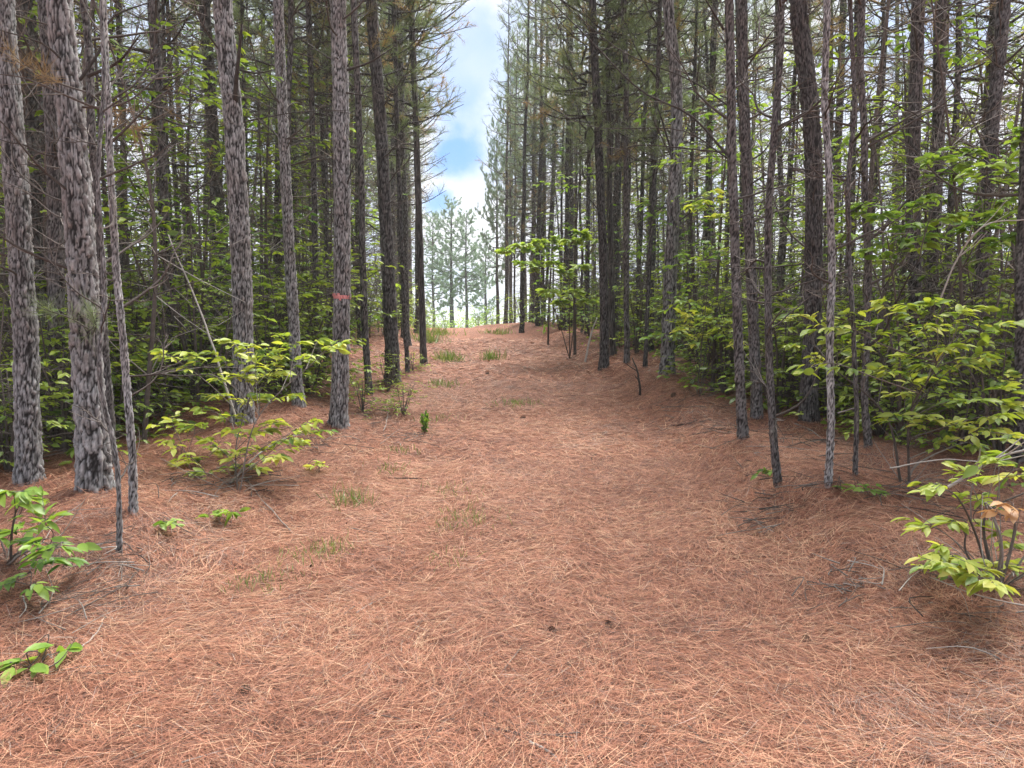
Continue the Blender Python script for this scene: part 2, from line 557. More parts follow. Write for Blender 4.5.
M = {}
M['ground'] = ground_mat()
M['litter'] = var_mat('dry_needles', [(0, (.045, .02, .015)), (.25, (.16, .06, .039)), (.55, (.325, .136, .084)), (.85, (.435, .218, .138)), (1, (.52, .34, .215))], .6, 0, 3, .35)
M['litter_old'] = var_mat('weathered_needles', [(0, (.05, .034, .03)), (.4, (.14, .085, .07)), (.8, (.25, .17, .145)), (1, (.38, .31, .27))], .7, 0, 3, .35)
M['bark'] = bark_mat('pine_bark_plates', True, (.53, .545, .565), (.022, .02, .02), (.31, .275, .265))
M['bark_shaded'] = bark_mat('pine_bark_shaded_plates', True, (.24, .238, .243), (.019, .017, .017), (.165, .138, .128))  # same bark darkened in colour, standing in for shade on backlit trunks
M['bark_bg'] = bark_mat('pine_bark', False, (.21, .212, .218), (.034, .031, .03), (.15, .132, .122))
M['bark_thin'] = bark_mat('thin_bark', False, (.24, .225, .225), (.07, .055, .048), (.17, .12, .095), 2.0)
M['dead'] = var_mat('dead_wood', [(0, (.03, .025, .023)), (.5, (.10, .083, .075)), (1, (.38, .355, .33))], .85, .4, 30, .35)
M['needles'] = leaf_mat('green_needles', [(0, (.30, .19, .09)), (.16, (.24, .20, .08)), (.32, (.14, .175, .08)), (.7, (.15, .205, .10)), (1, (.20, .26, .14))], .42, .05, (1.1, 1.1, .7))
M['needles_far'] = leaf_mat('haze_paled_needles', [(0, (.16, .20, .13)), (.5, (.20, .29, .21)), (1, (.28, .36, .26))], .3, .05, (1, 1.05, .8))  # haze painted in: needle colour paled towards blue for the far pines
M['needles_brown'] = leaf_mat('browned_needles', [(0, (.14, .075, .045)), (.6, (.24, .15, .08)), (1, (.33, .27, .13))], .3, .03, (1.1, 1, .7))
M['leaf_yellow'] = leaf_mat('yellow_green_leaf', [(0, (.09, .17, .03)), (.35, (.22, .32, .05)), (.7, (.40, .47, .085)), (1, (.58, .58, .16))], .48, .03)
M['leaf_fresh'] = leaf_mat('fresh_green_leaf', [(0, (.065, .15, .025)), (.5, (.18, .31, .055)), (1, (.30, .42, .08))], .48, .03)
M['leaf_mid'] = leaf_mat('understory_leaf', [(0, (.06, .115, .022)), (.4, (.17, .26, .04)), (.75, (.30, .39, .06)), (1, (.36, .46, .09))], .48, .03)
M['leaf_orange'] = leaf_mat('withered_leaf', [(0, (.40, .22, .10)), (1, (.66, .42, .22))], .35, .03, (1, .9, .7))
M['grass'] = leaf_mat('grass_blade', [(0, (.07, .13, .03)), (.6, (.17, .25, .06)), (1, (.36, .38, .15))], .3, .06)
M['cone'] = var_mat('pine_cone_scales', [(0, (.03, .02, .016)), (1, (.10, .065, .045))], .8, .4, 60, .5)
M['paint'] = var_mat('pink_marking_paint', [(0, (.50, .15, .15)), (1, (.72, .34, .33))], .7, .3, 50, .9)

# ------------------------------------------------------------------ the ground
def axis(lims):
    out = []
    for a, b, s in lims:
        out += list(np.arange(a, b - 1e-6, s))
    return np.array(out + [lims[-1][1]])


def build_ground():
    xs = axis([(-240, -60, 30), (-60, -16, 3), (-16, -6, .5), (-6, 6, .1), (6, 16, .5), (16, 60, 3), (60, 240, 30)])
    ys = axis([(-160, -40, 40), (-40, -4, 3), (-4, 1, .5), (1, 9, .1), (9, 20, .2), (20, 50, .5), (50, 120, 4), (120, 400, 20)])
    X, Y = np.meshgrid(xs, ys)
    Z = ground(X, Y)
    nx, ny = len(xs), len(ys)
    V = np.stack([X, Y, Z], -1).reshape(-1, 3)
    i = np.arange(ny - 1)[:, None] * nx; j = np.arange(nx - 1)[None]
    F = np.stack([i + j, i + j + 1, i + nx + j + 1, i + nx + j], -1).reshape(-1, 4)
    mb = MB(); mb.add(V, F)
    o = mb.build('forest_ground', M['ground'])
    tag(o, kind='structure')




def ground_normal(x, y, e=.06):
    dx = (ground(x + e, y) - ground(x - e, y)) / (2 * e)
    dy = (ground(x, y + e) - ground(x, y - e)) / (2 * e)
    return unit(np.stack([-dx, -dy, np.ones_like(dx)], -1))


def build_litter():
    """the loose pine straw itself: one object nobody could count"""
    rng = np.random.default_rng(5)
    mb = MB()
    TV = np.array([[0, .5, 0], [0, -.5, 0], [.5, .5, .0], [.5, -.5, .0], [1, .35, 0], [1, -.35, 0]])
    TF = np.array([[0, 1, 3], [0, 3, 2], [2, 3, 5], [2, 5, 4]])
    for (y0, y1, dens, wid, ln) in ((1.7, 4.2, 6800, .0014, .15), (4.2, 7.5, 4000, .0019, .155), (7.5, 13, 1700, .0031, .17), (13, 24, 420, .007, .2)):
        xm = .78 * y1 + 1.0
        n = int(dens * (y1 - y0) * 2 * min(xm, 7.5))
        x = rng.uniform(-min(xm, 7.5), min(xm, 7.5), n); y = rng.uniform(y0, y1, n)
        keep = np.abs(x) < .78 * y + .9
        x, y = x[keep], y[keep]; n = len(x)
        # locally combed direction with plenty of scatter
        th = (vnoise(x * .7, y * .7, 21) * 6 + vnoise(x * 2.2, y * 2.2, 22) * 3) + rng.normal(0, .8, n)
        stray = rng.random(n) < .28
        th = np.where(stray, rng.uniform(0, 2 * math.pi, n), th)
        nrm = ground_normal(x, y)
        D = np.stack([np.cos(th), np.sin(th), np.zeros(n)], -1)
        D = D - nrm * (D * nrm).sum(-1, keepdims=True)
        tilt = rng.normal(0, .12, n)
        D = unit(unit(D) + nrm * tilt[:, None])
        L = ln * rng.uniform(.55, 1.15, n)
        h = rng.uniform(.002, .016, n) + np.abs(tilt) * L * .5
        P = np.stack([x, y, ground(x, y) + h], -1) - D * (L * .5)[:, None]
        Nn = unit(nrm + rng.normal(0, .35, (n, 3)))
        pale = np.clip(rng.normal(.5, .32, n) + .3 * vnoise(x * 1.1, y * 1.1, 33), 0, 1)
        pale = np.where(rng.random(n) < .03, .95, pale)
        W_ = wid * rng.uniform(.7, 1.25, n); B_ = rng.normal(0, .10, n)
        patch = vnoise(x * .8, y * .8, 51) + .6 * vnoise(x * 2.6, y * 2.6, 52)
        old = rng.random(n) < .07 + .30 * sstep(.05, .45, patch)
        for mi_, q in ((0, ~old), (1, old)):
            scatter(mb, TV, TF, P[q], D[q], Nn[q], L[q], W_[q], pale[q], mi_, B_[q])
    # bark chips, cone scales and broken twigs caught in the straw, thicker in some places
    n = 5200
    x = rng.uniform(-7, 7, n); y = 1.7 + 14 * rng.random(n) ** 1.5
    q = (np.abs(x) < .78 * y + .9) & (rng.random(n) < .10 + .9 * sstep(.05, .4, vnoise(x * 1.2, y * 1.2, 61) + .5 * vnoise(x * 5, y * 5, 62)))
    x, y = x[q], y[q]; n = len(x)
    P = np.stack([x, y, ground(x, y) + rng.uniform(.006, .02, n)], -1)
    scatter(mb, LEAF_V, LEAF_F, P, rdir(n, rng) * [1, 1, .25], unit(np.array([0, 0, 1.]) + rng.normal(0, .5, (n, 3))), rng.uniform(.012, .042, n), None, rng.random(n), 2)
    for _ in range(260):
        ty = 1.8 + 12 * rng.random() ** 1.4; tx = rng.uniform(-1, 1) * (.75 * ty + .5)
        th = rng.uniform(0, 6.28); l = rng.uniform(.06, .32)
        d = np.array([math.cos(th), math.sin(th), 0]) * l
        p = np.array([tx, ty, gz(tx, ty) + rng.uniform(.004, .016)])
        e = p + d; e[2] = gz(e[0], e[1]) + rng.uniform(.004, .02)
        m_ = (p + e) / 2 + rng.normal(0, .012, 3) * [1, 1, .3]
        tube(mb, curve([p, m_, e], 5), np.linspace(.0034, .0014, 5) * rng.uniform(.6, 1.3), 4, rng.uniform(.1, .8), 3, False)
    o = mb.build('pine_needle_litter', [M['litter'], M['litter_old'], M['cone'], M['dead']], smooth=False)
    tag(o, 'loose reddish brown pine straw lying thick over the forest path', 'pine needles', kind='stuff')



# ------------------------------------------------------------------ tree parts shared as mesh data
def dead_branch_mesh(k, long=False, needles=False):
    rng = np.random.default_rng(100 + k)
    mb = MB()
    L = 1.0
    sag = rng.uniform(-.25, .25)
    pts = [np.array([0, 0, 0.])]
    d = np.array([1, 0, rng.uniform(-.1, .35)])
    n = 6
    for i in range(n):
        d = d + rng.normal(0, .16, 3) + np.array([0, 0, sag * .25])
        d = d / np.linalg.norm(d)
        pts.append(pts[-1] + d * L / n)
    P = curve(pts, 14)
    r0 = .0125 if long else .015
    tube(mb, P, np.linspace(r0, .0035, 14), 5, rng.uniform(.05, .4))
    for i in range(rng.integers(3, 8)):
        a = rng.integers(3, 13)
        dd = unit(P[a] - P[a - 1]) + rng.normal(0, .55, 3)
        dd = dd / np.linalg.norm(dd)
        l2 = rng.uniform(.12, .45)
        Q = curve([P[a], P[a] + dd * l2 * .5, P[a] + dd * l2 + rng.normal(0, .05, 3)], 5)
        tube(mb, Q, np.linspace(.006, .002, 5), 4, rng.uniform(.2, .7))
        if l2 > .25:
            d3 = unit(dd + rng.normal(0, .6, 3)); 
            tube(mb, [Q[2], Q[2] + d3 * l2 * .5], [.003, .0015], 3, .4)
    return mb.mesh('dead_branch', M['dead'])


DEAD = [dead_branch_mesh(k, k % 2 == 0) for k in range(12)]


def tuft(mb, rng, P, D, k, L, W, spread=.75, var=None, mi=0):
    """k needles at each of the points P, fanning about the twig direction D"""
    n = len(P)
    P = np.repeat(P, k, 0); D = np.repeat(unit(D), k, 0)
    back = rng.uniform(0, .12, (n * k, 1))
    dn = unit(D * rng.uniform(.15, 1.0, (n * k, 1)) + rdir(n * k, rng) * spread)
    v = np.repeat(np.broadcast_to(np.asarray(.6 if var is None else var, float), (n,)), k) + rng.normal(0, .09, n * k)
    scatter(mb, NEED_V, NEED_F, P - D * back, dn, rdir(n * k, rng), L * rng.uniform(.7, 1.15, n * k), W, np.clip(v, 0, 1), mi)


def crown_mesh(seed, H, base, rad, tufts=22, W=.007, mats=None, sparse=1.0, brown=.10, leafvar=.6):
    """limbs, twigs and needle tufts of a pine: local z is height above the foot of the trunk"""
    rng = np.random.default_rng(seed)
    mb = MB()
    z = base
    TP, TD, TVr = [], [], []
    while z < H - .3:
        f = (z - base) / (H - base)
        prof = (math.sin(min(1, f * 1.6 + .32) * math.pi / 2)) * (1 - f) ** .62 + .10
        for q in range(rng.integers(2, 5)):
            if rng.random() > sparse + f * .5: continue
            az = rng.uniform(0, 2 * math.pi)
            L = rad * prof * rng.uniform(.65, 1.2)
            el = rng.uniform(-.05, .35) + f * .5
            d = np.array([math.cos(az) * math.cos(el), math.sin(az) * math.cos(el), math.sin(el)])
            p0 = np.array([0, 0, z + rng.uniform(-.15, .15)])
            side = rng.normal(0, .12, 3)
            p1 = p0 + d * L * .5 + np.array([0, 0, -.06 * L]) + side * L * .4
            p2 = p0 + d * L + np.array([0, 0, .14 * L]) + side * L
            P = curve([p0, p1, p2], 8)
            tube(mb, P, np.linspace(.012 + .011 * L, .005, 8), 4, rng.uniform(.2, .5), 0, False)
            bv = leafvar + rng.normal(0, .12)
            if f < .3 and rng.random() < brown * 3: bv = rng.uniform(0, .14)
            nt_ = max(3, int(L * 4.2))
            for t in range(nt_):
                u = rng.uniform(.35, 1.0)
                a = int(u * 7)
                q0 = P[min(a, 7)]
                dirn = unit(P[min(a + 1, 7)] - P[max(a - 1, 0)])
                dd = unit(dirn + rng.normal(0, .65, 3) + np.array([0, 0, .18]))
                l2 = rng.uniform(.18, .5)
                q1 = q0 + dd * l2
                tube(mb, [q0, q0 + dd * l2 * .5 + rng.normal(0, .02, 3), q1], [.006, .005, .004], 3, .35, 0, False)
                TP.append(q1); TD.append(dd); TVr.append(bv)
                if rng.random() < .75:
                    TP.append(q0 + dd * l2 * .55); TD.append(dd); TVr.append(bv)
        z += rng.uniform(.24, .5)
    TP.append(np.array([0, 0, H])); TD.append(np.array([0, 0, 1.])); TVr.append(leafvar)
    tuft(mb, rng, np.array(TP), np.array(TD), tufts, .19, W, .62, np.array(TVr), 1)
    return mb.mesh('crown', mats or [M['bark_bg'], M['needles']])


PH = 17.5
CROWNS = [crown_mesh(200 + k, PH, b, r, 11, .0075, None, s) for k, (b, r, s) in enumerate(
    ((3.4, 1.9, .50), (4.2, 2.2, .55), (6.5, 1.9, .66), (5.2, 1.7, .55), (7.4, 2.3, .75), (2.8, 1.7, .45)))]
HERO_CROWNS = [crown_mesh(300 + k, PH, b, r, 13, .0065, None, .7) for k, (b, r) in enumerate(((8.2, 2.0), (8.8, 1.7), (8.0, 2.3)))]


def trunk_shape(mb, P, R, seg, bark=True, plate_w=.05, plate_h=.095, depth=.011, seed=0, detail_to=1e9, cells=None):
    """tapered trunk along P with plates of bark raised from the fissures between them"""
    T, U, W = frames(P)
    n = len(P)
    a = np.arange(seg) * 2 * math.pi / seg
    s = np.concatenate([[0], np.cumsum(np.linalg.norm(np.diff(P, axis=0), axis=1))])
    A, S = np.meshgrid(a, s)
    rr = np.broadcast_to(R[:, None], A.shape)
    per = max(5, int(round(2 * math.pi * float(R[0]) / plate_w)))
    ca, sa = np.cos(A), np.sin(A)
    kx = float(R[0]) / plate_w
    wx = vnoise(ca * kx * 1.1 + 7, S / plate_w * .45 + sa * kx * 1.1, seed + 3) * .9 + vnoise(ca * kx * 3 + 7, S / plate_w * 1.3 + sa * kx * 3, seed + 4) * .45
    wy = vnoise(sa * kx * 1.1 - 3, S / plate_w * .45 + ca * kx * 1.1, seed + 5) * .9 + vnoise(sa * kx * 3 - 3, S / plate_w * 1.5 + ca * kx * 3, seed + 6) * .4
    rough0 = vnoise(A * 9 + S * 3, S * 60, seed + 19)
    rough = vnoise(A * 20, S * 40, seed + 9)
    f1, e, cid = worley(A / (2 * math.pi) * per + wx, S / plate_h + wy, per, seed)
    f1b, e2, cid2 = worley(A / (2 * math.pi) * per * 2 + wx * 1.7, S / plate_h * 2.6 + wy * 1.7, per * 2, seed + 50)
    big = vnoise(ca * 1.4 + 2, S * 1.2 + sa * 1.4, seed + 23) + .5
    fur = np.abs(vnoise(ca * kx * 2.2 + wx * .5, S / plate_w * .16 + sa * kx * 2.2, seed + 61))
    fis = sstep(.05, .21 + .19 * big, e + rough0 * .18) * (.35 + .65 * sstep(.0, .09, fur)) * (.66 + .34 * sstep(-.02, .2, e2 + rough0 * .2)) * (.5 + .28 * cid + .22 * cid2)
    fis = np.clip(fis * 1.12, 0, 1)
    dep = depth * np.clip(rr / max(R[0], 1e-6) * 1.15, .25, 1)
    flute = vnoise(np.cos(A) * 1.3 + 5, np.sin(A) * 1.3 + S * .5, seed + 14) * .10
    r2 = rr * (1 + flute) + dep * (fis - .6 + (cid - .5) * .8 * fis + (cid2 - .5) * .35 * fis + rough * .4)
    V = P[:, None] + r2[..., None] * (np.cos(A)[..., None] * U[:, None] + np.sin(A)[..., None] * W[:, None])
    i = np.arange(n - 1)[:, None] * seg; j = np.arange(seg)[None]; j2 = (j + 1) % seg
    F = np.stack([i + j, i + j2, i + seg + j2, i + seg + j], -1).reshape(-1, 4)
    mb.add(V.reshape(-1, 3), F, fis.ravel())
    if cells is not None: cells.append(cid.ravel())


FULL_CROWNS = [crown_mesh(320 + k, PH, b, r, 24, .008, None, .75, .06) for k, (b, r) in enumerate(((4.6, 1.9), (5.2, 1.7), (4.0, 1.8)))]


def hero_trunk(parent, P, R, seg, mat, seed, plate=.05, depth=.011):
    mb = MB(); cells = []
    trunk_shape(mb, P, R, seg, True, plate, plate * 2.3, depth, seed, cells=cells)
    o = mb.build('trunk', mat, parent)
    a = o.data.attributes.new('cell', 'FLOAT', 'POINT')
    a.data.foreach_set('value', np.concatenate(cells).astype(np.float32))
    return o


TREE_SPOTS = []


def pick_crown(root, top, crowns, k, H, rng, scale=1.0):
    c = link('crown', crowns[k % len(crowns)], root, (top[0], top[1], H - PH * scale), (0, 0, rng.uniform(0, 6.28)), scale)
    return c


def hero_tree(pix, w0, w1, label, H=17.0, mat='bark', nb=10, blen=(.4, 1.2), bz=(2.0, 7.0), seed=0, crown=True, plate=None, group=None, fixed=(), Yfix=None, name='pine_tree', cscale=1.0):
    """pix: the trunk's centre line in the photograph from the foot up; widths in pixels at foot and at the top of the frame"""
    rng = np.random.default_rng(1000 + seed)
    b = hit(*pix[0]) if Yfix is None else at(pix[0][0], pix[0][1], Yfix)
    if Yfix is not None: b.z = gz(b.x, b.y)
    Y = b.y
    root = thing(name, b, label, 'tree', group)
    TREE_SPOTS.append((b.x, b.y))
    lx = [(0.0, 0.0, -.12), (0, 0, 0)]
    for (px, py) in pix[1:]:
        p = at(px, py, Y) - b
        lx.append((p.x, rng.normal(0, .015), p.z))
    last, prev = np.array(lx[-1]), np.array(lx[-2] if len(lx) > 2 else lx[0])
    dv = (last - prev); dv /= np.linalg.norm(dv)
    dv = unit(dv * np.array([.45, .45, 1.0]))
    while lx[-1][2] < H:
        q = np.array(lx[-1]) + dv * 2.0 + np.array([*rng.normal(0, .05, 2), 0])
        lx.append(tuple(q))
    lx = np.array(lx)
    near = Y < 14
    ztop = lx[:, 2]
    step = .016 if Y < 7 else (.022 if Y < 11 else .035)
    zs = np.concatenate([np.arange(-.12, min(7.0, H), step), np.arange(min(7.0, H), H, .35)]) if near else np.arange(-.12, H, .12)
    Pd = curve(lx, 400)
    P = np.stack([np.interp(zs, Pd[:, 2], Pd[:, 0]), np.interp(zs, Pd[:, 2], Pd[:, 1]), zs], -1)
    kink = .02 if w0 * Y / FPX < .1 else .006
    P[:, 0] += kink * 2 * vnoise(zs * 1.7, zs * 0 + seed, 41); P[:, 1] += kink * 2 * vnoise(zs * 1.7, zs * 0 + seed, 42)
    r0, r1 = w0 * .5 * .80 * Y / FPX, w1 * .5 * .94 * Y / FPX
    zref = max(1.0, at(0, 0, Y).z - b.z)
    R = np.where(zs < zref, r0 + (r1 - r0) * np.clip(zs / zref, 0, 1), r1 + (.015 - r1) * np.clip((zs - zref) / max(H - zref, .1), 0, 1))
    R = np.maximum(R * (1 + .42 * np.exp(-np.maximum(zs, 0) / .2)), .008)
    R = np.where(zs < 0, R * 1.12, R)
    seg = 84 if r0 > .09 and Y < 10 else (48 if r0 > .06 else 24)
    pl = plate or min(.066, max(.02, r0 * .44))
    hero_trunk(root, P, R * .93, seg, M[mat], seed * 13 + 1, pl, pl * .44)
    # dead branches, each its own part
    zz = [rng.uniform(*bz) for _ in range(int(nb * 1.7))]
    for z in zz:
        k = int(np.searchsorted(zs, z)); k = min(k, len(zs) - 1)
        L = rng.uniform(*blen)
        link('dead_branch', DEAD[rng.integers(0, len(DEAD))], root, P[k], (rng.uniform(-.3, .3), rng.uniform(-.55, .15), rng.uniform(0, 6.28)), (L, rng.uniform(.8, 1.1) * L, L))
    for fb in fixed:                  # branches the photograph shows clearly: pixel polyline, thickness
        pts, th = fb[0], fb[1]
        dy = fb[2] if len(fb) > 2 else -.15
        n = len(pts)
        wp = []
        for i, (px, py) in enumerate(pts):
            t = i / max(n - 1, 1)
            wp.append(np.array(at(px, py, Y + dy * t) - b))
        Q = curve(wp, 14) if n > 2 else curve([wp[0], (wp[0] + wp[1]) / 2 + rng.normal(0, .02, 3), wp[1]], 10)
        mb = MB(); L = float(np.linalg.norm(Q[-1] - Q[0]))
        tube(mb, Q, np.linspace(th, th * .35, len(Q)), 6, .12)
        for _ in range(int(L * 3.5)):
            a = rng.integers(3, len(Q) - 1)
            dd = unit(unit(Q[a] - Q[a - 1]) + rng.normal(0, .6, 3))
            l2 = rng.uniform(.1, .35)
            tube(mb, curve([Q[a], Q[a] + dd * l2 * .5, Q[a] + dd * l2 + rng.normal(0, .03, 3)], 4), np.linspace(.0045, .0015, 4), 4, .25)
        mb.build('dead_branch', M['dead'], root)
    if crown:
        kk = len(zs) - 1
        k8 = int(np.searchsorted(zs, min(H * .65, 11)))
        pick_crown(root, P[min(k8, kk)], FULL_CROWNS if Y > 12 and r0 < .14 else HERO_CROWNS, seed, H, rng, H / PH * cscale)
    return root, P, zs, Y, b


# ------------------------------------------------------------------ the pines along the path
hero_tree([(30, 492), (22, 300), (14, 150), (4, 0)], 29, 22, 'grey plated pine trunk at the left edge with green needle tufts on it', seed=1, nb=10, blen=(.4, 1.0), bz=(1.4, 5.5),
          fixed=[([(8, 10), (14, 60), (40, 105), (75, 150)], .008, -.3)])
t2 = hero_tree([(95, 500), (84, 300), (75, 150), (58, 0)], 38, 24, 'thickest rough barked pine near the left edge', seed=2, nb=9, blen=(.4, 1.1), bz=(1.6, 5.5), plate=.06,
          fixed=[([(80, 80), (100, 50), (112, 18), (150, 2)], .012, .2), ([(88, 76), (118, 62), (140, 35)], .014, -.2), ([(72, 72), (45, 45), (0, 30)], .010, -.3)])
hero_tree([(62, 470), (58, 330), (54, 150), (46, 0)], 20, 14, 'brown shaded pine half hidden behind the thickest left trunk', seed=3, mat='bark_shaded', nb=10, bz=(1.2, 6), Yfix=7.3)
hero_tree([(112, 492), (104, 340), (96, 200), (84, 0)], 10, 8, 'slim pine standing tight against the right side of the thickest left trunk', seed=4, nb=8, bz=(1.4, 6), H=12, cscale=.8, mat='bark_shaded', Yfix=6.0)
hero_tree([(137, 526), (128, 420), (116, 250), (106, 100), (100, 0)], 10, 7, 'thin bare young pine with brown bark between the two nearest left trunks and the shrub', seed=5, nb=12, bz=(.8, 5), blen=(.3, .8), H=11, cscale=.75)
hero_tree([(120, 567), (113, 470), (107, 380), (102, 300), (98, 180)], 6.5, 4, 'thinnest lichen grey pole with splayed roots on the needle bank at left', seed=6, nb=8, bz=(.5, 2.8), blen=(.25, .6), H=5.5, crown=False, mat='bark', name='dead_sapling')
hero_tree([(243, 428), (243, 300), (236, 150), (222, 0)], 25, 20, 'grey pine behind the yellow green shrub with a black stub branch above', seed=7, nb=6, bz=(2.6, 7),
          fixed=[([(236, 106), (236, 85), (242, 24)], .036, -.35), ([(243, 122), (262, 118), (300, 112), (350, 110)], .009, .2), ([(240, 70), (256, 73), (275, 70)], .012)])
hero_tree([(299, 412), (294, 330), (285, 150), (277, 0)], 15, 11, 'slender grey pine between the shrub tree and the pink ringed pine', seed=8, nb=10, bz=(2.2, 7))
r7 = hero_tree([(338, 432), (342, 300), (341, 150), (338, 0)], 22, 16, 'grey pine with a faded pink paint ring round its trunk', seed=9, nb=3, bz=(4, 7),
          fixed=[([(347, 70), (370, 62), (394, 47)], .017), ([(345, 67), (352, 56)], .014), ([(341, 66), (320, 52), (306, 42)], .011, .3), ([(341, 92), (362, 95), (372, 98)], .012), ([(343, 197), (352, 170), (355, 163)], .012), ([(337, 66), (334, 58)], .014)])
hero_tree([(393, 386), (389, 280), (380, 120), (371, 0)], 19, 12, 'broad dark pine with a flared foot where the left bank nears the path', seed=10, mat='bark_shaded', nb=10, bz=(2.5, 8))
hero_tree([(370, 400), (364, 300), (360, 150), (354, 0)], 9, 7, 'slim dark pine just left of the broad flared pine', seed=11, mat='bark_shaded', nb=10, bz=(1.5, 8), H=14)
hero_tree([(424, 368), (419, 220), (415, 100), (410, 0)], 8.5, 6.5, 'pine closest to the path on the left, straight and dark, at the far end', seed=12, mat='bark_shaded', nb=12, bz=(3, 9))
hero_tree([(408, 377), (401, 240), (394, 0)], 6, 5, 'thin pine behind and left of the last straight pine on the left', seed=13, mat='bark_shaded', nb=12, bz=(2, 9), H=15)
hero_tree([(175, 440), (170, 300), (160, 100), (153, 0)], 11, 8, 'slim shaded pine in the gap left of the stub branched pine', seed=14, mat='bark_shaded', nb=14, bz=(1, 6), Yfix=9.2, H=14)
hero_tree([(318, 405), (316, 280), (312, 100), (308, 0)], 8, 6, 'slim dark pine right behind the slender grey pine at left', seed=15, mat='bark_shaded', nb=12, bz=(1, 7), Yfix=12.5, H=15)

hero_tree([(604, 373), (604, 280), (598, 130), (592, 0)], 12, 8, 'straight dark pine at the right path edge beside the leaning pale stick', seed=20, mat='bark_shaded', nb=8, bz=(2.4, 8),
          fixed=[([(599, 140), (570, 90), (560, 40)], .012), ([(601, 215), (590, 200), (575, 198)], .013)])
hero_tree([(613, 359), (611, 250), (609, 120), (607, 0)], 8, 5, 'pine standing directly behind the straight dark pine at the right edge', seed=21, mat='bark_shaded', nb=10, bz=(2, 9))
hero_tree([(627, 367), (626, 250), (626, 100), (624, 0)], 7.5, 6, 'slim pine between the straight dark pine and the stout leaning grey pine', seed=22, mat='bark_shaded', nb=10, bz=(2, 8))
hero_tree([(645, 372), (648, 300), (654, 180), (660, 0)], 5.5, 4.5, 'thin pine leaning right just left of the stout grey pine', seed=23, mat='bark_shaded', nb=9, bz=(2, 8), H=13)
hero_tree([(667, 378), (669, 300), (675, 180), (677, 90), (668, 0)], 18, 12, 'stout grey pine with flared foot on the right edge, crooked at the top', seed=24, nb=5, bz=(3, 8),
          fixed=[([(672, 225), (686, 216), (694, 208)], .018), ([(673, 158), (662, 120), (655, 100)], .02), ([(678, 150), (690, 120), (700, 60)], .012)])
hero_tree([(743, 446), (737, 330), (733, 180), (729, 0)], 13, 9.5, 'dark narrow pine sending long bare branches over the path, right side', seed=25, mat='bark_shaded', nb=6, bz=(2, 6),
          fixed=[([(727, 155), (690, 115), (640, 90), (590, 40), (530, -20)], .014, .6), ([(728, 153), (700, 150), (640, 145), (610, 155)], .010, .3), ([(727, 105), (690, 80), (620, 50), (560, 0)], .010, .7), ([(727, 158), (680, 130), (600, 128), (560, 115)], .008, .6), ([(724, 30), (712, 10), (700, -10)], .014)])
hero_tree([(757, 425), (752, 300), (746, 150), (742, 0)], 14, 11, 'dark pine immediately behind the narrow long branched pine at right', seed=26, mat='bark_shaded', nb=14, bz=(1.4, 7), blen=(.5, 1.3))
hero_tree([(777, 497), (772, 380), (770, 250), (775, 120), (781, 0)], 10, 7, 'bent young pine with grey lichen at the brush heap, right bank', seed=27, mat='bark_shaded', nb=16, bz=(.6, 5), blen=(.3, .9), H=11, cscale=.75)
hero_tree([(808, 428), (814, 280), (812, 130), (798, 0)], 22, 18, 'thickest dark shaded pine on the right, bowed at mid height', seed=28, mat='bark_shaded', nb=14, bz=(1.4, 6.5), blen=(.5, 1.4))
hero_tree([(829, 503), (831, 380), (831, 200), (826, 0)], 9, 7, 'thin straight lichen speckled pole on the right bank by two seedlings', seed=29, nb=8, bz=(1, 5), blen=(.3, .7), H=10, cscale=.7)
hero_tree([(853, 492), (853, 350), (851, 200), (852, 60)], 6, 4.5, 'thinnest upright pole on the right bank with seedlings at its foot', seed=30, mat='bark_shaded', nb=12, bz=(.8, 4.5), blen=(.25, .7), H=7.5, cscale=.5)
hero_tree([(867, 457), (866, 300), (864, 150), (862, 0)], 9, 7, 'slim dark pine behind the thinnest upright pole at right', seed=31, mat='bark_shaded', nb=12, bz=(1, 6), H=13)
hero_tree([(918, 450), (916, 300), (915, 150), (917, 0)], 17, 13, 'dark pine rising behind the big leaved yellow green shrub', seed=32, mat='bark_shaded', nb=12, bz=(1, 6), Yfix=8.2)
hero_tree([(934, 440), (933, 300), (936, 150), (942, 0)], 15, 12, 'dark pine leaning right beside the one behind the yellow green shrub', seed=33, mat='bark_shaded', nb=12, bz=(1.4, 7), Yfix=9.0)
hero_tree([(972, 440), (982, 250), (992, 130), (1006, 0)], 15, 13, 'dark slanting pine near the right edge with green leaves across it', seed=34, mat='bark_shaded', nb=14, bz=(1.2, 6), Yfix=7.6)
hero_tree([(1019, 470), (1020, 330), (1024, 200), (1036, 0)], 15, 12, 'dark pine cut by the right edge of the view', seed=35, mat='bark_shaded', nb=12, bz=(1, 6), Yfix=6.0)

MOUNDS += [(x_, y_, .085, .34) for x_, y_ in TREE_SPOTS if y_ < 16]
MOUNDS += [(hit(850, 560).x, hit(850, 560).y, .10, .5), (hit(250, 500).x, hit(250, 500).y, .07, .6), (hit(700, 405).x, hit(700, 405).y, .08, .6)]
build_ground()
build_litter()

